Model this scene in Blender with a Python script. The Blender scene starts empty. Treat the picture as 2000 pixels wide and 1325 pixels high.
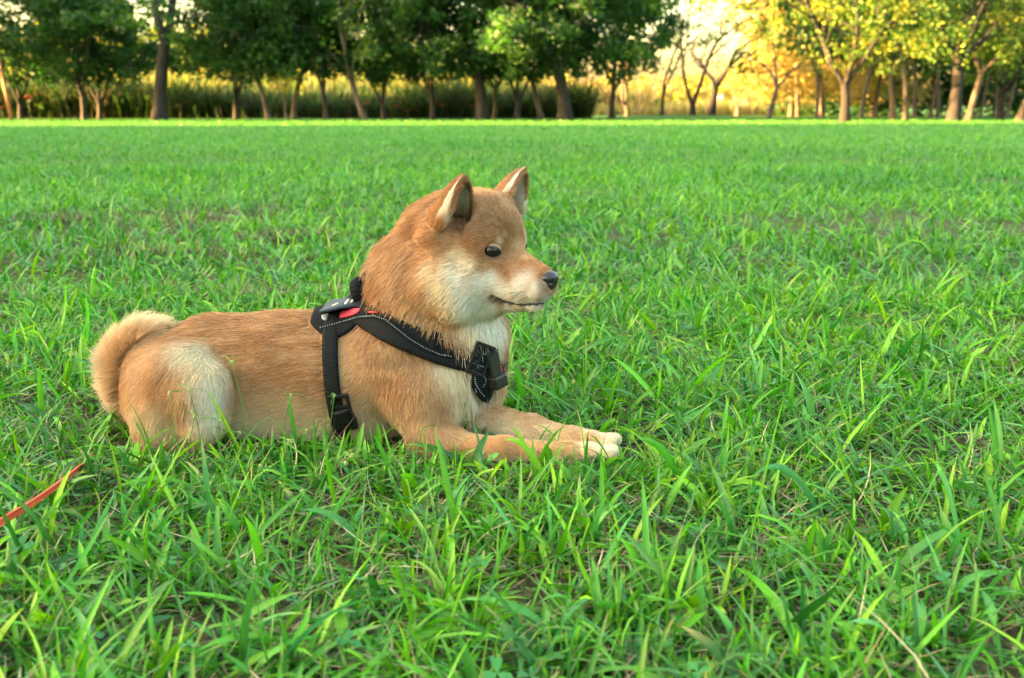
import bpy, math, random
import numpy as np
from mathutils import Vector, noise as mnoise
R = math.radians
scene = bpy.context.scene
C = scene.collection

# ------------------------------------------------------------------ camera, world, sun, exposure
CAM_H = 0.44
FPX = 1944.0            # focal length in photo pixels (35 mm on 36 mm, 2000 px wide)
HORIZON = 210.0
PITCH = math.atan((662.5 - HORIZON) / FPX)
cam_d = bpy.data.cameras.new('camera')
cam_d.lens = 35.0
cam_d.sensor_width = 36.0
cam_d.clip_start = 0.05
cam_d.clip_end = 3000
cam_d.dof.use_dof = True
cam_d.dof.focus_distance = 1.34
cam_d.dof.aperture_fstop = 6.6
cam_d.dof.aperture_blades = 7
cam = bpy.data.objects.new('camera', cam_d)
C.objects.link(cam)
cam.location = (0, 0, CAM_H)
cam.rotation_euler = (R(90) - PITCH, 0, 0)
scene.camera = cam

SUN_EL = R(6.5)
SUN_AZ = R(8.0)         # light travels towards (cos, sin) of this: from the left, a little from behind
world = bpy.data.worlds.new('World')
scene.world = world
world.use_nodes = True
wn, wl = world.node_tree.nodes, world.node_tree.links
bg = wn['Background']
sky = wn.new('ShaderNodeTexSky')
sky.sky_type = 'NISHITA'
sky.sun_disc = False
sky.sun_elevation = SUN_EL
sky.sun_rotation = R(270) - SUN_AZ
sky.altitude = 50
sky.air_density = 1.0
sky.dust_density = 4.0
sky.ozone_density = 1.0
wb = wn.new('ShaderNodeMix'); wb.data_type = 'RGBA'; wb.blend_type = 'MULTIPLY'      # the camera's warm white balance
wb.inputs['Factor'].default_value = 1.0; wb.inputs['B'].default_value = (1.09, .98, .78, 1)
wl.new(sky.outputs[0], wb.inputs['A']); wl.new(wb.outputs['Result'], bg.inputs[0])
bg.inputs[1].default_value = 0.095
sun_d = bpy.data.lights.new('sun', 'SUN')
sun_d.energy = 3.4
sun_d.angle = R(0.55)
sun_d.color = (1.0, 0.58, 0.22)
sun = bpy.data.objects.new('sun', sun_d)
C.objects.link(sun)
sun_dir = Vector((math.cos(SUN_AZ) * math.cos(SUN_EL), math.sin(SUN_AZ) * math.cos(SUN_EL), -math.sin(SUN_EL)))
sun.rotation_euler = sun_dir.to_track_quat('-Z', 'Y').to_euler()
sun.location = (-20, -5, 12)
scene.view_settings.view_transform = 'Standard'
scene.view_settings.look = 'None'
scene.view_settings.gamma = 1.0
scene.view_settings.use_curve_mapping = False
scene.view_settings.exposure = 4.85
scene.cycles.use_denoising = True
scene.cycles.max_bounces = 8
scene.cycles.diffuse_bounces = 3
scene.cycles.transparent_max_bounces = 12
scene.render.hair_type = 'STRIP'

CP, SP = math.cos(PITCH), math.sin(PITCH)
def ray(u, v):
    """unit direction from the camera through a photo pixel"""
    a = (u - 1000.0) / FPX
    b = -(v - 662.5) / FPX
    d = np.array([a, CP + b * SP, -SP + b * CP])
    return d / np.linalg.norm(d)
CAMP = np.array([0.0, 0.0, CAM_H])
def P(u, v, Y):
    """world point seen at a photo pixel on the vertical plane at distance Y"""
    d = ray(u, v)
    return CAMP + d * (Y / d[1])
def G(u, v):
    """ground point seen at a photo pixel"""
    d = ray(u, v)
    return CAMP + d * (CAM_H / -d[2])
def pxm(p):
    """photo pixels per metre at world point p"""
    return FPX / (p[1] * CP + (CAM_H - p[2]) * SP)

# ------------------------------------------------------------------ helpers
def tag(o, label=None, cat=None, group=None, kind=None):
    if label: o['label'] = label
    if cat: o['category'] = cat
    if group: o['group'] = group
    if kind: o['kind'] = kind
    return o
def empty(name, loc=(0, 0, 0), parent=None):
    o = bpy.data.objects.new(name, None)
    o.empty_display_size = 0.1
    C.objects.link(o)
    o.location = loc
    if parent: o.parent = parent
    return o
def mesh_obj(name, verts, faces, mat, parent=None, smooth=True, colors=None, link=True):
    """verts n x 3; faces a list of tuples, or an int array n x 3 / n x 4 (fast path); world coordinates"""
    me = bpy.data.meshes.new(name)
    verts = np.asarray(verts, dtype=np.float32)
    if isinstance(faces, np.ndarray):
        k = faces.shape[1]
        me.vertices.add(len(verts)); me.vertices.foreach_set('co', verts.ravel())
        me.loops.add(faces.size); me.loops.foreach_set('vertex_index', faces.ravel().astype(np.int32))
        me.polygons.add(len(faces))
        me.polygons.foreach_set('loop_start', (np.arange(len(faces)) * k).astype(np.int32))
        me.polygons.foreach_set('loop_total', np.full(len(faces), k, dtype=np.int32))
        me.update(calc_edges=True)
    else:
        me.from_pydata(verts.tolist(), [], [tuple(f) for f in faces])
        me.update()
    if colors is not None:
        ca = me.attributes.new('tint', 'FLOAT_COLOR', 'POINT')
        c4 = np.ones((len(verts), 4), dtype=np.float32); c4[:, :3] = colors
        ca.data.foreach_set('color', c4.ravel())
    me.polygons.foreach_set('use_smooth', np.full(len(me.polygons), smooth, dtype=bool))
    if mat: me.materials.append(mat)
    if not link: return me
    o = bpy.data.objects.new(name, me)
    C.objects.link(o)
    if parent:
        o.parent = parent
        wm = parent_world(parent)
        o.location = (-wm[0], -wm[1], -wm[2])
    return o
def parent_world(p):
    w = np.zeros(3)
    while p is not None:
        w += np.array(p.location); p = p.parent
    return w

def mat_new(name):
    m = bpy.data.materials.new(name)
    m.use_nodes = True
    return m, m.node_tree.nodes, m.node_tree.links, m.node_tree.nodes['Principled BSDF']
def simple_mat(name, col, rough=0.6, noise_scale=None, noise_amt=0.25, bump=0.0, metal=0.0, spec=0.5):
    m, n, l, b = mat_new(name)
    b.inputs['Base Color'].default_value = (*col, 1)
    b.inputs['Roughness'].default_value = rough
    b.inputs['Metallic'].default_value = metal
    b.inputs['Specular IOR Level'].default_value = spec
    if noise_scale:
        tc = n.new('ShaderNodeTexCoord')
        nz = n.new('ShaderNodeTexNoise'); nz.inputs['Scale'].default_value = noise_scale; nz.inputs['Detail'].default_value = 6
        l.new(tc.outputs['Object'], nz.inputs['Vector'])
        mx = n.new('ShaderNodeMix'); mx.data_type = 'RGBA'
        mx.inputs['A'].default_value = (*[c * (1 - noise_amt) for c in col], 1)
        mx.inputs['B'].default_value = (*[min(1, c * (1 + noise_amt)) for c in col], 1)
        l.new(nz.outputs['Fac'], mx.inputs['Factor'])
        l.new(mx.outputs['Result'], b.inputs['Base Color'])
        if bump:
            bp = n.new('ShaderNodeBump'); bp.inputs['Strength'].default_value = bump; bp.inputs['Distance'].default_value = 1.0 / noise_scale * 0.3
            l.new(nz.outputs['Fac'], bp.inputs['Height']); l.new(bp.outputs[0], b.inputs['Normal'])
    return m
def tint_mat(name, rough=0.5, transl=0.0, spec=0.4, gain=1.0):
    """base colour from the 'tint' attribute, with optional translucency for leaves"""
    m, n, l, b = mat_new(name)
    at = n.new('ShaderNodeAttribute'); at.attribute_name = 'tint'
    l.new(at.outputs['Color'], b.inputs['Base Color'])
    b.inputs['Roughness'].default_value = rough
    b.inputs['Specular IOR Level'].default_value = spec
    if transl > 0:
        tr = n.new('ShaderNodeBsdfTranslucent')
        hs = n.new('ShaderNodeHueSaturation'); hs.inputs['Saturation'].default_value = 1.15; hs.inputs['Value'].default_value = gain
        l.new(at.outputs['Color'], hs.inputs['Color']); l.new(hs.outputs[0], tr.inputs['Color'])
        ms = n.new('ShaderNodeMixShader'); ms.inputs[0].default_value = transl
        l.new(b.outputs[0], ms.inputs[1]); l.new(tr.outputs[0], ms.inputs[2])
        l.new(ms.outputs[0], n['Material Output'].inputs['Surface'])
    return m
def smoothstep(a, b, x):
    t = np.clip((x - a) / (b - a), 0, 1)
    return t * t * (3 - 2 * t)
def nrm(v, axis=-1):
    return v / np.maximum(np.linalg.norm(v, axis=axis, keepdims=True), 1e-9)
_vg = np.random.default_rng(5).random((64, 64, 64)).astype(np.float32)
def vnoise(p, scale):
    """smooth value noise in 0..1 at points n x 3"""
    q = np.asarray(p) * scale + 100.0
    i = np.floor(q).astype(int); f = q - i; f = f * f * (3 - 2 * f)
    o = 0
    for dx in (0, 1):
        for dy in (0, 1):
            for dz in (0, 1):
                w = (f[:, 0] if dx else 1 - f[:, 0]) * (f[:, 1] if dy else 1 - f[:, 1]) * (f[:, 2] if dz else 1 - f[:, 2])
                o = o + w * _vg[(i[:, 0] + dx) % 64, (i[:, 1] + dy) % 64, (i[:, 2] + dz) % 64]
    return o
# ------------------------------------------------------------------ ground
def ground_mat():
    m, n, l, b = mat_new('soil_and_thatch')
    tc = n.new('ShaderNodeTexCoord')
    a = n.new('ShaderNodeTexNoise'); a.inputs['Scale'].default_value = 3.0; a.inputs['Detail'].default_value = 8
    f = n.new('ShaderNodeTexNoise'); f.inputs['Scale'].default_value = 90.0; f.inputs['Detail'].default_value = 8
    l.new(tc.outputs['Object'], a.inputs['Vector']); l.new(tc.outputs['Object'], f.inputs['Vector'])
    r1 = n.new('ShaderNodeValToRGB'); r1.color_ramp.elements[0].position = .3; r1.color_ramp.elements[1].position = .72
    r1.color_ramp.elements[0].color = (.012, .009, .006, 1); r1.color_ramp.elements[1].color = (.11, .078, .045, 1)
    l.new(f.outputs['Fac'], r1.inputs[0])
    r2 = n.new('ShaderNodeValToRGB'); r2.color_ramp.elements[0].position = .42; r2.color_ramp.elements[1].position = .62
    r2.color_ramp.elements[0].color = (0, 0, 0, 1); r2.color_ramp.elements[1].color = (1, 1, 1, 1)
    l.new(a.outputs['Fac'], r2.inputs[0])
    # farther than blades can be told apart the turf itself is green
    sp = n.new('ShaderNodeSeparateXYZ'); l.new(tc.outputs['Object'], sp.inputs[0])
    mr = n.new('ShaderNodeMapRange'); mr.inputs[1].default_value = 3; mr.inputs[2].default_value = 14; mr.inputs[3].default_value = .12; mr.inputs[4].default_value = .95
    l.new(sp.outputs['Y'], mr.inputs[0])
    g = n.new('ShaderNodeMix'); g.data_type = 'RGBA'
    g.inputs['A'].default_value = (.045, .13, .022, 1); g.inputs['B'].default_value = (.075, .20, .03, 1); l.new(f.outputs['Fac'], g.inputs['Factor'])
    mx = n.new('ShaderNodeMix'); mx.data_type = 'RGBA'; l.new(mr.outputs[0], mx.inputs['Factor']); l.new(r1.outputs[0], mx.inputs['A']); l.new(g.outputs['Result'], mx.inputs['B'])
    l.new(mx.outputs['Result'], b.inputs['Base Color']); b.inputs['Roughness'].default_value = .95; b.inputs['Specular IOR Level'].default_value = .1
    bp = n.new('ShaderNodeBump'); bp.inputs['Strength'].default_value = .8; bp.inputs['Distance'].default_value = .01
    l.new(f.outputs['Fac'], bp.inputs['Height']); l.new(bp.outputs[0], b.inputs['Normal'])
    return m
xs = np.r_[np.linspace(-900, -60, 15), np.linspace(-50, 50, 61), np.linspace(60, 900, 15)]
ys = np.r_[np.linspace(-300, -20, 8), np.linspace(-10, 60, 71), np.linspace(70, 1800, 24)]
def ground_z(x, y):
    m = .13 * np.exp(-((x - 7.6) / 3.2) ** 2 - ((y - 43.5) / 1.6) ** 2)          # the low bank right of centre
    far = smoothstep(75, 260, y) * 1.2 * (.5 + .5 * np.sin(x * .02 + 1))
    return m + far
gxx, gyy = np.meshgrid(xs, ys, indexing='ij')
gv = np.stack([gxx.ravel(), gyy.ravel(), ground_z(gxx.ravel(), gyy.ravel())], 1)
nyy = len(ys)
gi = np.arange((len(xs) - 1) * (nyy - 1)); i_, j_ = gi // (nyy - 1), gi % (nyy - 1)
gf = np.stack([i_ * nyy + j_, (i_ + 1) * nyy + j_, (i_ + 1) * nyy + j_ + 1, i_ * nyy + j_ + 1], 1)
ground = mesh_obj('ground', gv, gf, ground_mat())
tag(ground, 'grassy park ground under the dog and the trees', kind='structure')
N_HAIR = 420000
# ------------------------------------------------------------------ the dog: one continuous body from a signed distance field
YC = 1.33
HS = 0.0024
GX0, GX1, GY0, GY1, GZ0, GZ1 = -0.66, 0.20, 1.10, 1.52, -0.02, 0.40
gx = np.arange(GX0, GX1, HS, dtype=np.float32); gy = np.arange(GY0, GY1, HS, dtype=np.float32); gz = np.arange(GZ0, GZ1, HS, dtype=np.float32)
SD = np.full((len(gx), len(gy), len(gz)), 0.2, dtype=np.float32)
PRIMS = []       # for combing: (kind, geometry, comb vector, fur length, lift)

def _block(lo, hi, pad):
    i0 = max(0, int((lo[0] - pad - GX0) / HS)); i1 = min(len(gx), int((hi[0] + pad - GX0) / HS) + 2)
    j0 = max(0, int((lo[1] - pad - GY0) / HS)); j1 = min(len(gy), int((hi[1] + pad - GY0) / HS) + 2)
    k0 = max(0, int((lo[2] - pad - GZ0) / HS)); k1 = min(len(gz), int((hi[2] + pad - GZ0) / HS) + 2)
    X, Y, Z = np.meshgrid(gx[i0:i1], gy[j0:j1], gz[k0:k1], indexing='ij', sparse=True)
    return (slice(i0, i1), slice(j0, j1), slice(k0, k1)), X, Y, Z
def d_cap(X, Y, Z, a, b, ra, rb, sy=1.0):
    Ym = (a[1] + b[1]) / 2
    ba = np.array([b[0] - a[0], (b[1] - a[1]) * sy, b[2] - a[2]])
    px, py, pz = X - a[0], (Y - a[1]) * sy, Z - a[2]
    t = np.clip((px * ba[0] + py * ba[1] + pz * ba[2]) / max(ba @ ba, 1e-9), 0, 1)
    return np.sqrt((px - t * ba[0]) ** 2 + (py - t * ba[1]) ** 2 + (pz - t * ba[2]) ** 2) - (ra + t * (rb - ra))
def add_cap(a, b, ra, rb, k=0.02, comb=None, fur=0.016, lift=0.35, sy=1.0, sub=False):
    a = np.array(a, float); b = np.array(b, float)
    lo = np.minimum(a, b) - max(ra, rb) / min(sy, 1); hi = np.maximum(a, b) + max(ra, rb) / min(sy, 1)
    pad = k + 0.03
    sl, X, Y, Z = _block(lo, hi, pad)
    d = d_cap(X, Y, Z, a, b, ra, rb, sy)
    o = SD[sl]
    if sub:
        h = np.maximum(k - np.abs(o + d), 0) / k
        SD[sl] = np.maximum(o, -d) + h * h * k * 0.25
    else:
        h = np.maximum(k - np.abs(o - d), 0) / k
        SD[sl] = np.minimum(o, d) - h * h * k * 0.25
        if comb is not None:
            PRIMS.append((a, b, ra, rb, sy, np.array(comb, float) / np.linalg.norm(comb), fur, lift))
def pcap(u1, v1, y1, r1, u2, v2, y2, r2, **kw):
    """capsule given by where its ends stand in the photo: pixel, distance offset from the body's mid plane, radius in pixels"""
    a = P(u1, v1, YC + y1); b = P(u2, v2, YC + y2)
    add_cap(a, b, r1 / pxm(a), r2 / pxm(b), **kw)

BACK = (-1, 0, -0.12)
# torso
pcap(338, 738, 0, 80, 420, 728, 0, 98, k=.05, comb=BACK, fur=.0125, lift=.25, sy=.95)
pcap(420, 728, 0, 98, 560, 724, 0, 100, k=.045, comb=BACK, fur=.0125, lift=.22, sy=1.16)
pcap(560, 727, 0, 100, 700, 722, 0, 103, k=.05, comb=BACK, fur=.0125, lift=.25, sy=.95)
pcap(700, 722, 0, 104, 835, 725, 0, 92, k=.05, comb=(-.6, 0, -.8), fur=.014, lift=.26, sy=1.0)
pcap(355, 790, 0, 58, 700, 800, 0, 62, k=.05, comb=BACK, fur=.0125, lift=.25, sy=1.0)
# neck
pcap(786, 642, 0, 84, 822, 560, -.005, 88, k=.05, comb=(-.55, 0, -.85), fur=.020, lift=.5, sy=1.05)
pcap(814, 557, -.005, 80, 864, 462, -.015, 62, k=.05, comb=(-.75, 0.1, -.7), fur=.017, lift=.45, sy=1.0)
pcap(842, 448, -.01, 42, 885, 424, -.02, 36, k=.03, comb=(-.85, 0.1, -.5), fur=.0125, lift=.4)
pcap(870, 610, 0, 62, 905, 560, -.01, 50, k=.04, comb=(-.3, 0, -1), fur=.020, lift=.5, sy=1.0)
# chest
pcap(880, 650, -.005, 78, 895, 725, -.005, 72, k=.045, comb=(.1, 0, -1), fur=.020, lift=.45, sy=1.0)
pcap(930, 655, -.005, 38, 925, 730, -.005, 40, k=.04, comb=(.2, 0, -1), fur=.020, lift=.5, sy=.8)
pcap(845, 770, 0, 72, 880, 800, 0, 45, k=.045, comb=(.1, 0, -1), fur=.0125, lift=.4, sy=.9)
# near shoulder, upper arm, elbow
pcap(770, 700, -.045, 66, 822, 775, -.068, 56, k=.03, comb=(-.25, 0, -1), fur=.0115, lift=.26)
pcap(822, 775, -.068, 56, 846, 845, -.085, 40, k=.025, comb=(0, 0, -1), fur=.014, lift=.3)
pcap(838, 862, -.095, 36, 872, 872, -.100, 31, k=.02, comb=(-.1, 0, -1), fur=.012, lift=.3)
pcap(872, 873, -.100, 30, 985, 879, -.122, 23, k=.018, comb=(.9, 0, -.35), fur=.008, lift=.22)
pcap(985, 879, -.122, 23, 1110, 884, -.137, 18, k=.012, comb=(.9, 0, -.3), fur=.007, lift=.2)
pcap(1110, 885, -.137, 18, 1150, 883, -.139, 20, k=.012, comb=(1, 0, -.2), fur=.006, lift=.2)
# far upper arm, forearm, paw
pcap(905, 750, .03, 50, 922, 800, -.005, 34, k=.03, comb=(0, 0, -1), fur=.012, lift=.3)
pcap(922, 810, -.012, 31, 1040, 836, -.062, 22, k=.016, comb=(.9, 0, -.3), fur=.008, lift=.2)
pcap(1040, 836, -.062, 22, 1120, 855, -.088, 17, k=.012, comb=(.9, 0, -.3), fur=.007, lift=.2)
pcap(1120, 856, -.088, 18, 1155, 860, -.094, 20, k=.012, comb=(1, 0, -.2), fur=.006, lift=.2)
for (bu, bv, by) in ((1158, 884, -.139), (1160, 861, -.096)):     # four toes to each front paw
    for q, (du, dv, dy, r) in enumerate(((34, -1, -.017, 10), (42, -6, -.006, 11.5), (42, -8, .006, 11.5), (33, -8, .017, 10))):
        pcap(bu - 8, bv - 4, by + dy * .7, 11.5, bu + du, bv + dv + 4, by + dy, r, k=.005, comb=(1, 0, -.2), fur=.0035, lift=.15)
# near haunch (thigh), stifle, hock, hind foot
pcap(332, 752, -.045, 74, 352, 765, -.060, 70, k=.035, comb=(-.5, 0, -.9), fur=.013, lift=.3)
pcap(350, 736, -.074, 60, 386, 763, -.086, 52, k=.020, comb=(-.45, 0, -.9), fur=.013, lift=.32)
pcap(388, 760, -.086, 51, 396, 815, -.090, 44, k=.015, comb=(-.2, 0, -1), fur=.013, lift=.32)
pcap(320, 800, -.060, 58, 315, 832, -.066, 46, k=.035, comb=(-.2, 0, -1), fur=.013, lift=.3)
pcap(300, 862, -.075, 22, 390, 868, -.085, 17, k=.02, comb=(.9, 0, -.3), fur=.01, lift=.25)
# far haunch, lower so that it stays behind the back
pcap(310, 765, .055, 68, 370, 775, .06, 58, k=.04, comb=(-.5, 0, -.9), fur=.013, lift=.3)
pcap(310, 835, .06, 36, 420, 850, .085, 20, k=.02, comb=(.9, 0, -.3), fur=.01, lift=.25)
# tail: rises behind the rump and curls over, tip against the rump
tail = [(285, 785, .02, 17), (260, 766, .02, 18), (243, 736, .01, 18), (243, 704, .0, 19), (258, 678, -.008, 19), (282, 660, -.012, 18), (308, 655, -.012, 13)]
for q in range(len(tail) - 1):
    a, b = tail[q], tail[q + 1]
    pa, pb = P(a[0], a[1], YC + a[2]), P(b[0], b[1], YC + b[2])
    out = nrm((pa + pb) / 2 - P(276, 712, YC))
    along = nrm(pb - pa)
    add_cap(pa, pb, a[3] / pxm(pa), b[3] / pxm(pb), k=.012 if q > 0 else .03, comb=along * .5 + out * .8, fur=.027, lift=.9)

# head in its own frame: forward f, left l (away from the camera), up u
HY = -0.03
HO = P(925, 480, YC + HY)
yaw = R(-34)
hf = np.array([math.cos(yaw), math.sin(yaw), 0]); hl = np.array([-math.sin(yaw), math.cos(yaw), 0]); hu = np.array([0, 0, 1.0])
HK = 0.97
def H(f, l, u): return HO + HK * (hf * f * .955 + hl * l * 1.04 + hu * u)
def hcap(a, b, ra, rb, comb=(-1, 0, 0), **kw):
    cv = hf * comb[0] + hl * comb[1] + hu * comb[2]
    add_cap(H(*a), H(*b), ra * HK, rb * HK, comb=cv, **kw)
hcap((-.015, 0, .012), (.010, 0, .014), .050, .050, k=.03, comb=(-1, 0, .1), fur=.009, lift=.3)
for s in (-1, 1):
    hcap((-.01, .018 * s, .016), (.012, .016 * s, .020), .042, .038, k=.03, comb=(-1, .3 * s, .1), fur=.008, lift=.3)
hcap((.006, 0, .018), (.026, 0, .006), .044, .035, k=.03, comb=(-1, 0, .25), fur=.006, lift=.25)
for s in (-1, 1):
    hcap((.036, .020 * s, .010), (.047, .019 * s, .004), .019, .015, k=.014, comb=(-.9, .5 * s, .3), fur=.005, lift=.2)
    hcap((.000, .034 * s, -.030), (.018, .030 * s, -.032), .036, .030, k=.03, comb=(-.8, .4 * s, -.35), fur=.014, lift=.4)
    hcap((-.024, .044 * s, -.045), (.000, .040 * s, -.056), .032, .027, k=.022, comb=(-.6, .3 * s, -.8), fur=.019, lift=.5)
    hcap((.045, .014 * s, -.038), (.080, .009 * s, -.045), .024, .018, k=.02, comb=(-.9, .4 * s, -.2), fur=.006, lift=.25)
hcap((.050, 0, -.036), (.110, 0, -.043), .031, .018, k=.025, comb=(-.95, 0, -.1), fur=.005, lift=.22)
hcap((.050, 0, -.012), (.118, 0, -.031), .018, .0105, k=.018, comb=(-1, 0, .2), fur=.0035, lift=.18)
for s in (-1, 1):
    hcap((.090, .010 * s, -.046), (.114, .0075 * s, -.047), .0155, .0125, k=.010, comb=(-.9, .3 * s, -.3), fur=.0045, lift=.22)
hcap((.020, 0, -.064), (.104, 0, -.0650), .023, .0112, k=.012, comb=(-.8, 0, -.3), fur=.007, lift=.3)
hcap((-.02, 0, -.060), (.016, 0, -.064), .032, .026, k=.03, comb=(-.5, 0, -.9), fur=.014, lift=.4)
# eye sockets
for s in (-1, 1):
    add_cap(H(.0545, .0300 * s, .0005), H(.0545, .0310 * s, .0005), .0100, .0100, k=.006, sub=True)
# ears: hollow cups, opening forwards and a little outwards
EARS = []
def add_ear(s, base, tip, opn, wb=.029):
    B = H(*base); T = H(*tip)
    h = T - B; L = np.linalg.norm(h); h = h / L
    n = hf * opn[0] + hl * opn[1] * s + hu * .1
    n = nrm(n - h * (n @ h)); w = np.cross(h, n)
    lo = np.minimum(B, T) - .04; hi = np.maximum(B, T) + .04
    sl, X, Y, Z = _block(lo, hi, .02)
    px, py, pz = X - B[0], Y - B[1], Z - B[2]
    ch = px * h[0] + py * h[1] + pz * h[2]
    cw = px * w[0] + py * w[1] + pz * w[2]
    cn = px * n[0] + py * n[1] + pz * n[2]
    t = ch / L
    tc = np.clip(t, -.3, 1.0)
    r = wb * ((1 - np.clip(tc, -1, 1)) * .74 + .26) * np.sqrt(np.clip(1 - np.clip(tc, 0, 1) ** 6, 0, 1)) + .0045 * np.clip(tc, 0, 1)
    r = np.where(t < 0, wb, r)
    d = (np.sqrt(cw ** 2 + (cn * 1.25) ** 2 + np.maximum(ch - L, 0) ** 2) - r) * .8
    ri = np.maximum(r - .0055 - .0010 * np.clip(tc, 0, 1), 0.0002)
    di = (np.sqrt(cw ** 2 + ((cn - r * .42) * 1.05) ** 2) - ri) * .8
    di = np.maximum(di, -(ch - L * .02)); di = np.maximum(di, ch - L * .93)
    shell = np.maximum(d, -di)
    shell = np.maximum(shell, -(ch + .02))
    o = SD[sl]; k = .010
    hh = np.maximum(k - np.abs(o - shell), 0) / k
    m = np.minimum(o, shell) - hh * hh * k * .25
    # re-open the cup where the head filled it
    SD[sl] = np.where(ch > L * .05, np.maximum(m, np.minimum(-di, 0.01)), m)
    EARS.append((B, T, h, n, w, L, wb, s))
add_ear(-1, (-.008, -.045, .030), (.027, -.054, .096), (.98, .16), wb=.034)
add_ear(1, (.008, .046, .036), (.036, .067, .099), (.98, .10), wb=.033)
SD[:] = np.maximum(SD, -(gz[None, None, :] - 0.004))

def sdf(p):
    p = np.atleast_2d(p)
    q = (p - np.array([GX0, GY0, GZ0])) / HS
    n = np.array(SD.shape)
    out = np.maximum(0, np.maximum(-q, q - (n - 2))).max(axis=1) * HS
    q = np.clip(q, 0, n - 1.001)
    i = np.floor(q).astype(int); f = q - i; r = 0
    for a in (0, 1):
        for b in (0, 1):
            for c in (0, 1):
                w = (f[:, 0] if a else 1 - f[:, 0]) * (f[:, 1] if b else 1 - f[:, 1]) * (f[:, 2] if c else 1 - f[:, 2])
                r = r + w * SD[i[:, 0] + a, i[:, 1] + b, i[:, 2] + c]
    return r + out
def sgrad(p, e=0.003):
    p = np.atleast_2d(p); g = np.zeros_like(p)
    for a in range(3):
        o = np.zeros(3); o[a] = e
        g[:, a] = sdf(p + o) - sdf(p - o)
    return nrm(g)
def march(org, d, off=0.0, tmax=2.2):
    """first point along the ray at distance off from the body"""
    org = np.atleast_2d(org); d = np.atleast_2d(d)
    t = np.full(len(d), 0.0)
    if org[0, 1] < 0.5: t[:] = 1.0
    for _ in range(120):
        s = sdf(org + d * t[:, None]) - off
        t = t + np.clip(s, -.004, .03) * .7
    return org + d * t[:, None]

# mouth slit along the side of the muzzle
_mp = np.array([march(CAMP, ray(u, v))[0] for u, v in ((967, 577), (976, 583), (986, 587.5), (1003, 592), (1022, 594), (1040, 593), (1053, 592), (1062, 590))])
_ml = (_mp - HO) @ hl
MOUTH = {-1: _mp, 1: _mp - 2 * _ml[:, None] * hl[None]}
for s in (-1, 1):
    for q in range(7):
        rr = .0024 if q < 2 else .0019
        add_cap(MOUTH[s][q], MOUTH[s][q + 1], rr, rr, k=.003, sub=True)

def surface_nets(S):
    nx, ny, nz = S.shape
    ins = S < 0
    c = np.zeros((nx - 1, ny - 1, nz - 1), dtype=np.uint8)
    for a in (0, 1):
        for b in (0, 1):
            for e in (0, 1):
                c += ins[a:nx - 1 + a, b:ny - 1 + b, e:nz - 1 + e]
    act = (c > 0) & (c < 8)
    I, J, K = np.nonzero(act)
    idx = np.full(act.shape, -1, dtype=np.int32); idx[I, J, K] = np.arange(len(I))
    acc = np.zeros((len(I), 3)); cnt = np.zeros(len(I))
    corners = [(a, b, e) for a in (0, 1) for b in (0, 1) for e in (0, 1)]
    for p in corners:
        for ax in range(3):
            if p[ax]: continue
            q = list(p); q[ax] = 1
            s0 = S[I + p[0], J + p[1], K + p[2]]; s1 = S[I + q[0], J + q[1], K + q[2]]
            m = (s0 < 0) != (s1 < 0)
            t = np.where(m, s0 / np.where(m, s0 - s1, 1), 0)
            pos = np.stack([np.full(len(I), float(x)) for x in p], 1); pos[:, ax] += t
            acc[m] += pos[m]; cnt[m] += 1
    V = (np.stack([I, J, K], 1) + acc / cnt[:, None]) * HS + np.array([GX0, GY0, GZ0])
    F = []
    for ax in range(3):
        sl0 = [slice(1, -1)] * 3; sl1 = [slice(1, -1)] * 3
        sl0[ax] = slice(0, S.shape[ax] - 1); sl1[ax] = slice(1, S.shape[ax])
        A = ins[tuple(sl0)]; B = ins[tuple(sl1)]
        for flip in (False, True):
            m = (A & ~B) if not flip else (~A & B)
            ii = np.stack(np.nonzero(m), 1)
            off = np.ones(3, int); off[ax] = 0
            ii = ii + off
            b1, b2 = (ax + 1) % 3, (ax + 2) % 3
            e1 = np.zeros(3, int); e1[b1] = 1; e2 = np.zeros(3, int); e2[b2] = 1
            quad = [ii - e1 - e2, ii - e2, ii, ii - e1]
            q = np.stack([idx[x[:, 0], x[:, 1], x[:, 2]] for x in quad], 1)
            F.append(q if not flip else q[:, ::-1])
    return V, np.concatenate(F)
BV, BF = surface_nets(SD)

# ---- coat colour as a function of place on the body
RED = np.array([.44, .222, .092]); TAN = np.array([.66, .43, .225]); CREAM = np.array([.83, .71, .49]); WHITE = np.array([.87, .83, .73]); DARK = np.array([.03, .028, .03])
BLOBS = []
def blob(u, v, dy, ru, col, amt=1.0, soft=.95):
    """coat marking centred on the body surface seen at a photo pixel (dy None) or at a set depth"""
    if dy is None: c = march(CAMP, ray(u, v))[0]
    else: c = P(u, v, YC + dy)
    BLOBS.append((c, 1.25 * ru / pxm(c), col, amt, soft))
def hblob(f, l, u, r, col, amt=1.0, soft=.85, both=True):
    for s in ((-1, 1) if both and l != 0 else (1,)):
        BLOBS.append((H(f, l * s, u), r * HK, np.array(col), amt, soft))
blob(560, 800, None, 60, TAN, .8); blob(650, 810, None, 60, TAN, .8); blob(480, 800, None, 60, TAN, .7); blob(730, 780, None, 50, TAN, .7)
blob(690, 680, None, 40, TAN, .6); blob(700, 720, None, 50, TAN, .5)
blob(290, 700, None, 60, TAN, .8); blob(280, 790, None, 60, TAN, .9); blob(300, 820, None, 45, CREAM, .6); blob(262, 810, None, 30, CREAM, .7)
blob(365, 692, None, 44, CREAM, .9); blob(395, 700, None, 46, CREAM, .95); blob(400, 735, None, 52, CREAM, .85); blob(415, 770, None, 46, WHITE, .8); blob(412, 810, None, 44, WHITE, .8); blob(395, 835, None, 36, CREAM, .7); blob(345, 760, None, 50, TAN, .5)
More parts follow.
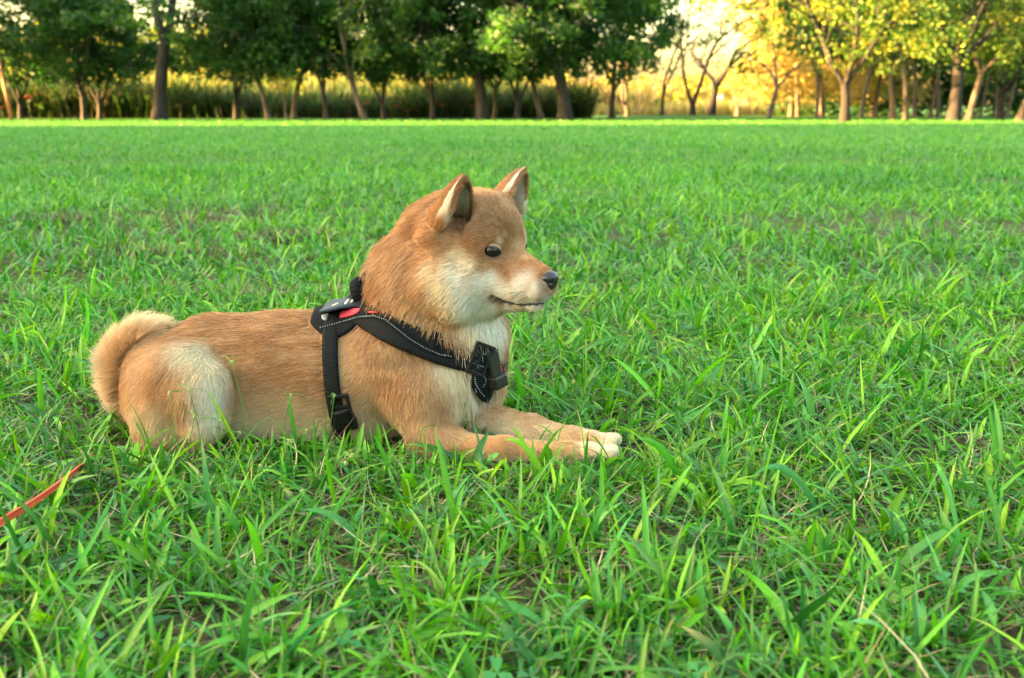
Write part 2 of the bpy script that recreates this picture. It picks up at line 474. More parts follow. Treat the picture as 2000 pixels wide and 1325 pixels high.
blob(480, 830, None, 50, CREAM, .6); blob(560, 840, None, 50, CREAM, .6); blob(640, 840, None, 50, CREAM, .6)
blob(860, 740, None, 55, TAN, .6); blob(885, 735, None, 48, CREAM, .95); blob(900, 790, None, 46, CREAM, .95); blob(880, 700, None, 42, CREAM, .85); blob(940, 690, None, 48, WHITE, .95); blob(955, 640, None, 42, WHITE, 1.)
blob(925, 640, None, 34, CREAM, .9); blob(940, 760, None, 46, WHITE, .9); blob(965, 700, .03, 60, WHITE, .9)
blob(870, 610, None, 46, TAN, .7); blob(905, 640, None, 30, CREAM, .7)
blob(815, 800, None, 42, TAN, .7); blob(850, 870, None, 50, TAN, .5)
blob(780, 520, None, 50, TAN, .6); blob(795, 590, None, 50, TAN, .75); blob(830, 545, None, 40, TAN, .7); blob(845, 600, None, 40, TAN, .6)
for u in range(900, 1140, 25): blob(u, 858 + (u - 900) * .06, -.11 - (u - 900) * .00012, 30, TAN, .75)
blob(1140, 880, -.139, 34, CREAM, .9); blob(1165, 880, -.145, 34, CREAM, .95); blob(1190, 880, -.145, 36, CREAM, 1.); blob(1205, 876, -.15, 44, CREAM, 1.); blob(1165, 870, -.145, 40, CREAM, .95); blob(1205, 856, -.105, 40, CREAM, 1.); 
for (u, v, dy, r) in ((925, 815, -.02, 44), (955, 825, -.03, 40), (985, 832, -.05, 34), (1015, 838, -.06, 30), (1045, 844, -.07, 30), (1075, 850, -.08, 30), (1105, 855, -.085, 30), (1135, 858, -.09, 32), (1160, 860, -.095, 34), (1190, 860, -.1, 34)): blob(u, v, dy, r, CREAM, .95)
blob(1050, 822, -.055, 22, TAN, .8); blob(1090, 832, -.07, 18, TAN, .6)
for (u, v, dy) in ((215, 735, -.03), (235, 655, -.03), (272, 632, -.03), (300, 640, -.03), (205, 690, -.02), (212, 760, -.02)): blob(u, v, dy, 42, TAN, .75)
for (u, v, dy) in ((250, 632, -.01), (285, 625, -.01), (215, 660, 0), (192, 700, 0), (190, 740, 0)): blob(u, v, dy, 30, CREAM, .9)
for q in range(len(tail) - 1):
    for f in (0, .5):
        tu, tv, ty = [tail[q][k] * (1 - f) + tail[q + 1][k] * f for k in range(3)]
        ou, ov = tu - 274, tv - 712; on_ = math.hypot(ou, ov) + 1e-6
        blob(tu, tv, ty - .02, 36, TAN, .7)
        if q >= 1: blob(tu + ou / on_ * 16, tv + ov / on_ * 16, ty - .004, 24, CREAM, .85)
# head markings
def hpx(u, v, r, col, amt=1.0, soft=.9):
    c = march(CAMP, ray(u, v))[0]; q = c - HO; l = q @ hl
    for cc in (c, c - 2 * l * hl): BLOBS.append((cc, 1.25 * r / pxm(c), np.array(col), amt, soft))
GREYB = (.40, .25, .145)
hpx(935, 430, 42, GREYB, .55); hpx(900, 450, 30, GREYB, .4); hpx(890, 480, 26, TAN, .6); hpx(855, 500, 26, TAN, .7); hpx(850, 525, 24, CREAM, .8); hpx(925, 513, 26, CREAM, .9); hpx(885, 520, 30, CREAM, .85); hpx(905, 497, 20, CREAM, .55)
hpx(900, 585, 34, CREAM, .95); hpx(935, 600, 34, CREAM, 1.); hpx(905, 540, 42, WHITE, .95); hpx(870, 555, 30, CREAM, .95); hpx(945, 555, 36, WHITE, .95); hpx(925, 585, 36, WHITE, 1.); hpx(950, 600, 30, WHITE, 1.); hpx(965, 545, 22, WHITE, .9)
hpx(985, 565, 26, WHITE, .95); hpx(1015, 568, 22, WHITE, .95); hpx(1042, 575, 18, WHITE, .9); hpx(1000, 598, 18, WHITE, 1.); hpx(1040, 596, 16, WHITE, 1.); hpx(965, 598, 22, WHITE, 1.)
hpx(981, 473, 10, CREAM, .75, 1.); hpx(990, 462, 8, TAN, .7); hpx(1015, 588, 22, WHITE, 1.); hpx(1045, 590, 18, WHITE, 1.); hpx(1066, 574, 10, (.62, .58, .50), .9); hpx(990, 575, 20, WHITE, 1.)
hpx(1000, 508, 18, (.42, .235, .125), .95); hpx(1012, 528, 14, (.46, .29, .18), .7); hpx(955, 518, 8, (.58, .39, .17), .8)
hpx(1030, 505, 10, TAN, .7); hpx(1035, 540, 22, (.66, .59, .49), .9); hpx(1048, 560, 20, (.76, .71, .62), .95); hpx(1020, 552, 24, (.80, .75, .65), .95)
for u_, v_ in ((1062, 590), (1070, 587), (1077, 580)): hpx(u_, v_, 3.6, (.10, .10, .10), .8)
for u_, v_ in ((1005, 600), (1025, 602), (1045, 601)): hpx(u_, v_, 8, (.50, .47, .42), .8)
hblob(.124, .004, -.056, .013, (.66, .62, .56), .95); hblob(.112, 0, -.070, .014, (.74, .70, .62), .9, both=False)
hblob(.020, 0, -.09, .050, WHITE, 1.0, both=False); hblob(.075, 0, -.082, .028, WHITE, 1.0, both=False); hblob(.105, 0, -.078, .018, WHITE, .9, both=False)
# dark lips, eye rims
for s_ in (-1, 1):
    for q in range(8): BLOBS.append((MOUTH[s_][q], .0060 if q < 4 else .0046, np.array((.05, .05, .055)), .95, .7))
for q in ((.062, .029, -.068), (.075, .025, -.071), (.088, .021, -.073), (.1, .015, -.072)):
    hblob(*q, .0085, (.17, .16, .15), .6, .7)
EC = {s_: (.0545, .0300 * s_, .0005) for s_ in (-1, 1)}; ER = .0118
hpx(980, 494, 7, (.05, .04, .035), .95, .6); hpx(974, 492, 7, (.04, .03, .03), .95, .6)
hblob(.124, .006, -.040, .013, (.10, .10, .11), .8)
def coat(p, n):
    st = vnoise(p * np.array([.35, 1, 1]), 70); st2 = vnoise(p * np.array([.5, 1, .8]) + 3, 22)
    col = RED * (.86 + .14 * st[:, None]) + (TAN - RED) * (smoothstep(.45, .85, st)[:, None] * .38 + smoothstep(.5, .8, st2)[:, None] * .15)
    nz = (vnoise(p, 45) - .5) * .5 + (vnoise(p, 130) - .5) * .3
    bel = smoothstep(.3, -.6, n[:, 2]) * smoothstep(.10, .03, p[:, 2])
    col = col + (CREAM - col) * (bel * .7)[:, None]
    for c, r, cc, amt, soft in BLOBS:
        d = np.linalg.norm(p - c, axis=1)
        w = smoothstep(1.0, 1.0 - soft, d / r * 1.0 + nz * .5 * min(1, r / .02)) * amt
        col = col + (cc - col) * w[:, None]
    for (B, T, h, nn, w_, L, wb, s) in EARS:
        q = p - B; t = (q @ h) / L; lat = np.linalg.norm(q - (q @ h)[:, None] * h, axis=1)
        on = (t > .02) & (t < 1.25) & (lat < .030)
        inner = on & ((n @ nn) > .12) & (q @ nn < wb * (1 - np.clip(t, 0, 1)) * .5 + .001) & (t > .08)
        tip = smoothstep(.6, 1., t)
        base = TAN * .85 * (1 - tip[:, None]) + RED * .85 * tip[:, None]
        col = np.where(on[:, None] & ~inner[:, None], RED * 1.0 * (1 - .25 * tip[:, None]), col)
        ic = np.array([.87, .80, .68]) * np.ones((len(p), 1))
        deep = smoothstep(.45, .05, t)[:, None]
        col = np.where(inner[:, None], ic * (1 - deep) + np.array([.60, .48, .36]) * deep, col)
    col = col * (1 + nz[:, None] * .22)
    return np.clip(col, .01, .9)
BN = sgrad(BV)
BCOL = coat(BV, BN)
skin = tint_mat('dog_skin', rough=.8, spec=.1)
dog = mesh_obj('dog', BV, BF, skin, colors=BCOL * .8)
tag(dog, 'tan and cream shiba dog lying in the grass with its head up, facing right', 'dog')

# ---- hair
hair_m, n_, l_, b_ = mat_new('dog_fur')
at_ = n_.new('ShaderNodeAttribute'); at_.attribute_name = 'tint'
l_.new(at_.outputs['Color'], b_.inputs['Base Color'])
b_.inputs['Roughness'].default_value = .55; b_.inputs['Specular IOR Level'].default_value = .25
tr_ = n_.new('ShaderNodeBsdfTranslucent'); l_.new(at_.outputs['Color'], tr_.inputs['Color'])
ms_ = n_.new('ShaderNodeMixShader'); ms_.inputs[0].default_value = .25
l_.new(b_.outputs[0], ms_.inputs[1]); l_.new(tr_.outputs[0], ms_.inputs[2]); l_.new(ms_.outputs[0], n_['Material Output'].inputs['Surface'])

def hair_object(name, roots, dirs, lens, cols, rad, parent, npt=5, droop=None, curl=.0, rng=None):
    """roots n x 3, dirs n x npt-1 x 3 unit steps"""
    n = len(roots)
    pts = np.zeros((n, npt, 3)); pts[:, 0] = roots
    for q in range(1, npt):
        pts[:, q] = pts[:, q - 1] + dirs[:, q - 1] * (lens / (npt - 1))[:, None]
    hc = bpy.data.hair_curves.new(name)
    hc.add_curves([npt] * n)
    hc.attributes['position'].data.foreach_set('vector', pts.reshape(-1).astype(np.float32))
    ra = hc.attributes.get('radius') or hc.attributes.new('radius', 'FLOAT', 'POINT')
    prof = np.linspace(1, 0.12, npt) ** .8
    ra.data.foreach_set('value', (rad[:, None] * prof[None]).reshape(-1).astype(np.float32))
    ca = hc.attributes.new('tint', 'FLOAT_COLOR', 'POINT')
    c = np.ones((n, npt, 4), np.float32)
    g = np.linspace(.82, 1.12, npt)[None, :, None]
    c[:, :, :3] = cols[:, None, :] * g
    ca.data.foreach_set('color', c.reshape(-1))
    hc.materials.append(hair_m)
    o = bpy.data.objects.new(name, hc)
    C.objects.link(o)
    if parent:
        o.parent = parent
        w = parent_world(parent); o.location = (-w[0], -w[1], -w[2])
    return o
# ------------------------------------------------------------------ harness
NO_HAIR = []
BLK = np.zeros(SD.shape, dtype=bool)
def block_hair(pts, r=.0045):
    k = int(math.ceil(r / HS))
    q = np.round((pts - np.array([GX0, GY0, GZ0])) / HS).astype(int)
    o = np.array([(a, b, c) for a in range(-k, k + 1) for b in range(-k, k + 1) for c in range(-k, k + 1) if (a * a + b * b + c * c) * HS * HS <= r * r])
    for d in o:
        w = np.clip(q + d, 0, np.array(SD.shape) - 1)
        BLK[w[:, 0], w[:, 1], w[:, 2]] = True
def _nb(p):
    q = np.clip(np.round((p - np.array([GX0, GY0, GZ0])) / HS).astype(int), 0, np.array(SD.shape) - 1)
    return ~BLK[q[:, 0], q[:, 1], q[:, 2]]
NO_HAIR.append(_nb)
for s in (-1, 1):
    ce = H(*EC[s])
    NO_HAIR.append(lambda p, ce=ce: np.linalg.norm(p - ce, axis=1) > .0123)
cn_ = H(.1265, 0, -.0355)
NO_HAIR.append(lambda p: np.linalg.norm((p - cn_) * np.array([1, 1, 1.1]), axis=1) > .0142)

def webbing_mat(name, col, scale, axis_gap=.5, bump=.6, rough=.7):
    m, n, l, b = mat_new(name)
    b.inputs['Base Color'].default_value = (*col, 1); b.inputs['Roughness'].default_value = rough; b.inputs['Specular IOR Level'].default_value = .12
    at = n.new('ShaderNodeAttribute'); at.attribute_name = 'along'
    mt = n.new('ShaderNodeMath'); mt.operation = 'MULTIPLY'; mt.inputs[1].default_value = scale
    l.new(at.outputs['Fac'], mt.inputs[0])
    sn = n.new('ShaderNodeMath'); sn.operation = 'SINE'; l.new(mt.outputs[0], sn.inputs[0])
    bp = n.new('ShaderNodeBump'); bp.inputs['Strength'].default_value = bump; bp.inputs['Distance'].default_value = .0008
    l.new(sn.outputs[0], bp.inputs['Height']); l.new(bp.outputs[0], b.inputs['Normal'])
    mr = n.new('ShaderNodeMapRange'); mr.inputs[1].default_value = -1; mr.inputs[2].default_value = 1
    mr.inputs[3].default_value = .6; mr.inputs[4].default_value = 1.7
    l.new(sn.outputs[0], mr.inputs[0])
    mx = n.new('ShaderNodeVectorMath'); mx.operation = 'SCALE'; mx.inputs[0].default_value = col
    l.new(mr.outputs[0], mx.inputs['Scale']); l.new(mx.outputs[0], b.inputs['Base Color'])
    return m
web_m = webbing_mat('black_webbing', (.006, .008, .009), 2 * math.pi / .0024)
pad_m = simple_mat('black_padding', (.006, .008, .010), rough=.9, spec=.12, noise_scale=700, noise_amt=.5, bump=.4)
flap_m = simple_mat('rubber_label_plate', (.014, .024, .032), rough=.55, spec=.3, noise_scale=300, noise_amt=.25, bump=.1)
plastic_m = simple_mat('black_buckle_plastic', (.007, .008, .009), rough=.42, spec=.35)
red_m = simple_mat('red_mesh_fabric', (.62, .035, .06), rough=.65, noise_scale=500, noise_amt=.25, bump=.3)
refl_m = simple_mat('grey_reflective_patch', (.20, .24, .27), rough=.35)
thread_m = simple_mat('grey_thread', (.26, .30, .30), rough=.6)
print_m = simple_mat('pale_yellow_print', (.88, .76, .44), rough=.5)

harness = empty('dog_harness', P(680, 640, YC))
tag(harness, 'black webbing dog harness with red panels and reflective stitching worn by the dog', 'harness')

def set_along(me, vals):
    a = me.attributes.new('along', 'FLOAT', 'POINT'); a.data.foreach_set('value', np.asarray(vals, np.float32).ravel())
def solid_grid(name, outer, inner, mat, parent, closed=False, along=None, smooth=True):
    """outer, inner: nu x nv x 3 grids; closed: wraps in u"""
    nu, nv = outer.shape[:2]
    V = np.concatenate([outer.reshape(-1, 3), inner.reshape(-1, 3)])
    o = nu * nv; F = []
    id_ = lambda i, j: (i % nu) * nv + j
    for i in range(nu if closed else nu - 1):
        for j in range(nv - 1):
            F.append((id_(i, j), id_(i + 1, j), id_(i + 1, j + 1), id_(i, j + 1)))
            F.append((o + id_(i, j + 1), o + id_(i + 1, j + 1), o + id_(i + 1, j), o + id_(i, j)))
        F.append((id_(i, 0), o + id_(i, 0), o + id_(i + 1, 0), id_(i + 1, 0)))
        F.append((id_(i, nv - 1), id_(i + 1, nv - 1), o + id_(i + 1, nv - 1), o + id_(i, nv - 1)))
    if not closed:
        for j in range(nv - 1):
            F.append((id_(0, j), id_(0, j + 1), o + id_(0, j + 1), o + id_(0, j)))
            F.append((id_(nu - 1, j), o + id_(nu - 1, j), o + id_(nu - 1, j + 1), id_(nu - 1, j + 1)))
    ob = mesh_obj(name, V, F, mat, parent, smooth=smooth)
    if along is not None: set_along(ob.data, np.concatenate([along, along]))
    return ob
def smooth_u(g, it=3, closed=True):
    for _ in range(it):
        if closed: g = (np.roll(g, 1, 0) + 2 * g + np.roll(g, -1, 0)) / 4
        else: g = np.concatenate([g[:1], (g[:-2] + 2 * g[1:-1] + g[2:]) / 4, g[-1:]])
    return g
def ring_grid(A, B, width, off, n=120, nw=7, phi0=0, phi1=2 * math.pi, closed=True, sm=4):
    ctr = (A + B) / 2; e1 = nrm(A - B); e2 = np.array([0, 1.0, 0]); nn = nrm(np.cross(e1, e2))
    ph = np.linspace(phi0, phi1, n, endpoint=not closed)
    orgs, dirs = [], []
    for f in ph:
        d = math.cos(f) * e1 + math.sin(f) * e2
        for j in range(nw):
            o = ctr + nn * width * (j / (nw - 1) - .5)
            orgs.append(o + d * .22); dirs.append(-d)
    pts = march(np.array(orgs), np.array(dirs), off).reshape(n, nw, 3)
    return smooth_u(pts, sm, closed)
def gridnorm(g, closed):
    if closed: du = np.roll(g, -1, 0) - np.roll(g, 1, 0)
    else: du = np.gradient(g, axis=0)
    dv = np.gradient(g, axis=1)
    n = nrm(np.cross(du, dv))
    gg = sgrad(g.reshape(-1, 3)).reshape(g.shape)
    s = np.sign((n * gg).sum(-1, keepdims=True)); s[s == 0] = 1
    return n * s
def arclen(g):
    c = g[:, g.shape[1] // 2]; d = np.r_[0, np.cumsum(np.linalg.norm(np.diff(c, axis=0), axis=1))]
    return np.repeat(d[:, None], g.shape[1], 1).ravel()
def ring_strap(name, A, B, width, off, thick, mat, **kw):
    g = ring_grid(A, B, width, off, **kw)
    nn = gridnorm(g, True)
    edge = np.ones(g.shape[1]); edge[0] = edge[-1] = .35
    ob = solid_grid(name, g + nn * thick * edge[None, :, None], g - nn * .002, mat, harness, closed=True, along=arclen(g))
    block_hair(g.reshape(-1, 3) - nn.reshape(-1, 3) * off * .6, .0036)
    return g, nn
def px_patch(name, rows, off, thick, mat, nj=6, sub=4, mirror=False, sink=.002, parent=None, block=True, sm=1):
    """rows: photo pixel pairs (upper edge, lower edge) along the piece; laid on the body surface"""
    top = np.array([r[0] for r in rows], float); bot = np.array([r[1] for r in rows], float)
    t = np.linspace(0, len(rows) - 1, (len(rows) - 1) * sub + 1)
    k = np.arange(len(rows))
    T = np.stack([np.interp(t, k, top[:, 0]), np.interp(t, k, top[:, 1])], 1); Bt = np.stack([np.interp(t, k, bot[:, 0]), np.interp(t, k, bot[:, 1])], 1)
    T = smooth_u(T, 2, False); Bt = smooth_u(Bt, 2, False)
    d = []
    for i in range(len(t)):
        for j in range(nj):
            p = T[i] + (Bt[i] - T[i]) * j / (nj - 1)
            d.append(ray(*p))
    d = np.array(d)
    g = march(np.repeat(CAMP[None], len(d), 0), d, off)
    if mirror:
        g[:, 1] = 2 * YC - g[:, 1]
        for _ in range(3): g = g - sgrad(g) * (sdf(g) - off)[:, None]
    g = smooth_u(g.reshape(len(t), nj, 3), sm, False)
    nn = gridnorm(g, False)
    edge = np.ones(nj); edge[0] = edge[-1] = .45
    eu = np.ones(len(t)); eu[0] = eu[-1] = .45
    ob = solid_grid(name, g + nn * (thick * edge[None, :] * eu[:, None])[..., None], g - nn * sink, mat, parent or harness, along=arclen(g))
    if block: block_hair(g.reshape(-1, 3) - nn.reshape(-1, 3) * off * .6, .0036)
    return g, nn, ob
def box_mesh(sx, sy, sz, bev=.2):
    """bevelled box centred at the origin as vertex array and faces"""
    import bmesh
    bm = bmesh.new(); bmesh.ops.create_cube(bm, size=1)
    for v in bm.verts: v.co = (v.co.x * sx, v.co.y * sy, v.co.z * sz)
    bmesh.ops.bevel(bm, geom=list(bm.edges), offset=min(sx, sy, sz) * bev, segments=2, affect='EDGES', profile=.6)
    V = np.array([v.co[:] for v in bm.verts]); bm.verts.index_update(); F = [tuple(v.index for v in f.verts) for f in bm.faces]
    bm.free(); return V, F
def boxes(name, items, frame, mat, parent, smooth=False):
    """items: (centre, size) in a local frame (origin, x, y, z axes)"""
    O, ax, ay, az = frame; VV, FF = [], []; k = 0
    for c, s in items:
        V, F = box_mesh(*s)
        V = V + np.array(c)
        VV.append(O + V[:, :1] * ax + V[:, 1:2] * ay + V[:, 2:3] * az); FF += [tuple(i + k for i in f) for f in F]; k += len(V)
    return mesh_obj(name, np.concatenate(VV), FF, mat, parent, smooth=smooth)
def dashes(name, pix, off, length, gap, width, parent, mirror=False):
    """a dashed line of stitches along a photo pixel path, on the surface at distance off"""
    pix = np.array(pix, float)
    s = np.r_[0, np.cumsum(np.linalg.norm(np.diff(pix, axis=0), axis=1))]
    tt = np.arange(0, s[-1], 1.0)
    d = np.array([ray(np.interp(x, s, pix[:, 0]), np.interp(x, s, pix[:, 1])) for x in tt])
    c = march(np.repeat(CAMP[None], len(d), 0), d, off)
    c = smooth_u(c, 2, False)
    n = sgrad(c); al = np.r_[0, np.cumsum(np.linalg.norm(np.diff(c, axis=0), axis=1))]
    V, F = [], []; x = 0
    at = lambda q, A: np.array([np.interp(q, al, A[:, k]) for k in range(3)])
    while x + length < al[-1]:
        a, b = at(x, c), at(x + length, c); nn = nrm(at(x, n)); side = nrm(np.cross(b - a, nn)) * width / 2
        k = len(V)
        V += [a - side - nn * .001, b - side - nn * .001, b + side - nn * .001, a + side - nn * .001, a - side + nn * .0004, b - side + nn * .0004, b + side + nn * .0004, a + side + nn * .0004]
        F += [(k + 4, k + 5, k + 6, k + 7), (k, k + 1, k + 5, k + 4), (k + 2, k + 3, k + 7, k + 6), (k + 1, k + 2, k + 6, k + 5), (k + 3, k, k + 4, k + 7)]
        x += length + gap
    return mesh_obj(name, V, F, thread_m, parent, smooth=False)

OFF = .0058
# chest strap round the chest and over the withers; girth strap behind the elbows
chest_g, chest_n = ring_strap('chest_strap', P(690, 582, YC), P(990, 709, YC), .033, OFF, .0022, web_m, n=160)
ca = np.array([P(657, 600, YC), P(690, 872, YC)])
girth_g, girth_n = ring_strap('girth_strap', ca[0], ca[1], .0205, OFF, .0020, web_m, n=140)
# saddle pad over the withers
sad = ring_grid(P(676, 600, YC), P(676, 850, YC), .082, OFF - .001, n=26, nw=18, phi0=-.80, phi1=.80, closed=False)
sn = gridnorm(sad, False)
for j_ in range(18):                       # narrow the pad towards the tail end so that its outline is rounded
    f_ = max(.05, math.sin(math.pi * (.5 + (j_ / 17 - .55) * .80))) ** .6
    cc_ = sad[:, j_].copy(); mid_ = (26 - 1) / 2
    ii_ = mid_ + (np.arange(26) - mid_) * f_
    sad[:, j_] = np.stack([np.interp(ii_, np.arange(26), cc_[:, k_]) for k_ in range(3)], 1)
sn = gridnorm(sad, False)
ed = np.outer(np.sin(np.linspace(.12, math.pi - .12, 26)) ** .25, np.sin(np.linspace(.15, math.pi - .15, 18)) ** .3)
# rounded outline towards the tail
nu_, nv_ = sad.shape[:2]
solid_grid('saddle_pad', sad + sn * (.0032 * ed)[..., None], sad - sn * .003, pad_m, harness)
block_hair(sad.reshape(-1, 3) - sn.reshape(-1, 3) * .003, .0036)
# padded arm that runs from the saddle down the shoulder beneath the strap
arm_rows = [((700, 606), (694, 632)), ((728, 606), (728, 627)), ((752, 614), (748, 636)), ((775, 628), (772, 656)), ((800, 645), (797, 677)), ((825, 660), (822, 692)), ((850, 672), (848, 703)), ((875, 684), (874, 707)), ((893, 694), (894, 701))]
px_patch('side_pad', arm_rows, OFF - .0015, .0045, pad_m)
px_patch('side_pad', arm_rows, OFF - .0015, .0045, pad_m, mirror=True)
dashes('pad_stitching', [(625, 640), (655, 632), (700, 619), (730, 617), (752, 624), (775, 642), (800, 662), (830, 680), (860, 693), (885, 697)], OFF + .0028, .0010, .0022, .0012, harness)
dashes('strap_stitching', [(862, 662), (885, 671), (920, 688)], OFF + .0021, .0032, .0016, .0008, harness)
dashes('strap_stitching', [(800, 628), (850, 646), (895, 664), (932, 682)], OFF + .0021, .0032, .0016, .0008, harness)
# keeper band across the strap
px_patch('keeper_loop', [((846, 645), (836, 690)), ((862, 652), (852, 697))], OFF + .0012, .0022, pad_m, sub=3)
# red and grey inserts on the saddle
px_patch('red_panel', [((664, 612), (663, 621)), ((675, 604), (676, 619)), ((690, 602), (690, 616)), ((704, 603), (701, 609))], OFF + .0028, .0012, red_m, sub=4, block=False)
px_patch('red_trim', [((720, 608), (720, 611)), ((736, 609), (736, 612))], OFF + .0030, .0010, red_m, sub=3, block=False)
px_patch('reflective_patch', [((628, 616), (628, 622)), ((636, 614), (634, 626)), ((643, 612), (638, 625))], OFF + .0026, .0012, refl_m, sub=3, block=False)

# label plate on top of the saddle, its near edge lifted
near = [(624, 611), (645, 607), (668, 602), (692, 599), (714, 602), (726, 602), (738, 591)]
far = [(628, 607), (645, 598), (668, 588), (692, 580), (712, 573), (726, 570), (738, 577)]
nr = np.array([P(u, v, YC - .060 + .003 * k) for k, (u, v) in enumerate(near)]); fr = np.array([P(u, v, YC - .018) for (u, v) in far])
tt = np.linspace(0, 6, 31); nr = np.stack([np.interp(tt, range(7), nr[:, k]) for k in range(3)], 1); fr = np.stack([np.interp(tt, range(7), fr[:, k]) for k in range(3)], 1)
jj = np.linspace(0, 1, 6)
plate = nr[:, None] * (1 - jj)[None, :, None] + fr[:, None] * jj[None, :, None]
plate[:, :, 2] += .0012 * np.sin(jj * math.pi)[None]
far_half = plate[:, ::-1].copy(); far_half[:, :, 1] = 2 * (YC - .018) - far_half[:, :, 1]; far_half[:, :, 2] += .0
plate_all = np.concatenate([plate, far_half[:, 1:]], axis=1)
pn = nrm(np.cross(np.gradient(plate_all, axis=0), np.gradient(plate_all, axis=1))); pn = pn * np.sign(pn[..., 2:3])
lp = solid_grid('label_plate', plate_all + pn * .0013, plate_all - pn * .0013, flap_m, harness)
block_hair(plate_all[6:].reshape(-1, 3), .006)
def on_plate(a, b):
    """a 0..1 along, b 0..1 from the near edge"""
    i = a * 30; j = b * 5; i0, j0 = min(int(i), 29), min(int(j), 4); fi, fj = i - i0, j - j0
    p = plate[i0, j0] * (1 - fi) * (1 - fj) + plate[i0 + 1, j0] * fi * (1 - fj) + plate[i0, j0 + 1] * (1 - fi) * fj + plate[i0 + 1, j0 + 1] * fi * fj
    return p + pn[i0, min(j0, 5)] * .0019
def plate_blob(a, b, ra, rb, n=8, skew=0.):
    pts = [on_plate(min(max(a + ra * math.cos(x) + skew * rb * math.sin(x), .01), .99), min(max(b + rb * math.sin(x), .02), .98)) for x in np.linspace(0, 2 * math.pi, n, endpoint=False)]
    return pts
PV, PF = [], []
def addp(pts):
    k = len(PV); PV.extend(pts); PF.append(tuple(range(k, k + len(pts))))
for (pa, pb) in ((.80, .40), (.79, .72)):                      # two paw prints
    addp(plate_blob(pa, pb, .030, .10))
    for (da, db) in ((-.036, .02), (-.016, .12), (.016, .13), (.036, .04)): addp(plate_blob(pa + da, pb + db, .010, .038, 6))
mesh_obj('paw_print', PV, PF, print_m, lp, smooth=False)
PV, PF = [], []
for (a, b, ra, rb, sk) in ((.24, .50, .030, .07, .3), (.40, .44, .014, .18, .1), (.48, .46, .008, .16, .12), (.52, .38, .014, .05, .1), (.55, .58, .014, .05, .1), (.58, .48, .007, .16, .12), (.63, .47, .007, .15, .12), (.655, .62, .014, .04, .1), (.66, .40, .014, .04, .1), (.70, .50, .007, .16, .12)):
    addp(plate_blob(a, b, ra * 1.35, rb * 1.5, 6, sk))
mesh_obj('lettering', PV, PF, print_m, lp, smooth=False)

def tube(path, rad, n=12, closed_ends=True):
    path = np.array(path, float); m = len(path); rad = np.broadcast_to(rad, (m,))
    tg = nrm(np.gradient(path, axis=0)); up = np.array([0, 0, 1.0]) if abs(tg[0][2]) < .9 else np.array([1.0, 0, 0])
    V = []; a = nrm(np.cross(tg[0], up))
    for i in range(m):
        a = nrm(a - tg[i] * (a @ tg[i])); b = np.cross(tg[i], a)
        for k in range(n):
            th = 2 * math.pi * k / n
            V.append(path[i] + rad[i] * (math.cos(th) * a + math.sin(th) * b))
    F = [(i * n + k, i * n + (k + 1) % n, (i + 1) * n + (k + 1) % n, (i + 1) * n + k) for i in range(m - 1) for k in range(n)]
    if closed_ends:
        F.append(tuple(range(n))[::-1]); F.append(tuple((m - 1) * n + k for k in range(n)))
    return np.array(V), F
def spline(pts, n):
    pts = np.array(pts, float); k = np.arange(len(pts)); t = np.linspace(0, len(pts) - 1, n); out = []
    P_ = np.concatenate([[2 * pts[0] - pts[1]], pts, [2 * pts[-1] - pts[-2]]])
    for x in t:
        i = min(int(x), len(pts) - 2); f = x - i; a, b, c, d = P_[i:i + 4]
        out.append(.5 * ((2 * b) + (-a + c) * f + (2 * a - 5 * b + 4 * c - d) * f * f + (-a + 3 * b - 3 * c + d) * f ** 3))
    return np.array(out)
# grab handle standing up behind the plate, ribbed rubber
hp = spline([P(710, 592, YC - .030), P(700, 576, YC - .040), P(697, 562, YC - .036), P(701, 555, YC - .018), P(706, 556, YC + .008), P(712, 578, YC + .030)], 60)
rr = .0095 + .0007 * np.sin(np.arange(60) * 1.9)
V, F = tube(hp, rr, 14)
mesh_obj('grab_handle', V, F, pad_m, harness)
block_hair(hp, .020)

def frame_at(u, v, off, ang):
    """surface frame at a photo pixel: origin, x along a direction turned by ang from world x, z the outward normal"""
    o = march(CAMP, ray(u, v), off)[0]; z = sgrad(o)[0]
    x = np.array([math.cos(ang), 0, -math.sin(ang)]); x = nrm(x - z * (x @ z)); y = np.cross(z, x)
    return (o, x, y, z)
# front adjuster: rectangular slider frame and the buckle box on the chest
fr1 = frame_at(938, 702, OFF + .004, R(22))
w, h, t_ = .024, .039, .0042
sl = boxes('slider_buckle', [((-w / 2, 0, 0), (t_, h, t_ * 1.3)), ((w / 2, 0, 0), (t_, h, t_ * 1.3)), ((0, h / 2, 0), (w + t_, t_, t_ * 1.3)), ((0, -h / 2, 0), (w + t_, t_ * 1.3, t_ * 1.3)), ((-w * .12, 0, .001), (t_ * .8, h, t_ * .8))], fr1, plastic_m, harness)
boxes('webbing_tab', [((0, 0, -.0008), (w * .86, h * .80, .0030))], fr1, web_m, harness)
boxes('strap_stitching', [((-.007 + .0036 * k_, y_, .0010), (.0024, .0007, .0008)) for k_ in range(5) for y_ in (-.008, .008)], fr1, thread_m, harness)
block_hair(np.array([fr1[0] + fr1[1] * a_ + fr1[2] * b_ for a_ in (-.012, 0, .012) for b_ in (-.02, -.01, 0, .01, .02)]), .012)
o2 = P(962, 716, YC - .055); fx = nrm(np.array([.80, -.60, 0])); fz = nrm(np.array([-.18, 0, 1.0])); fy = np.cross(fz, fx)
boxes('chest_buckle', [((0, 0, 0), (.013, .022, .050)), ((.003, .001, -.020), (.016, .026, .018)), ((-.001, -.003, .012), (.014, .018, .020))], (o2, fx, fy, fz), plastic_m, harness)
boxes('red_trim', [((0, 0, 0), (.003, .010, .018))], (P(974.5, 722, YC - .052), fx, fy, fz), red_m, harness)
block_hair(np.array([o2 + fz * q for q in np.linspace(-.03, .025, 12)]), .014)
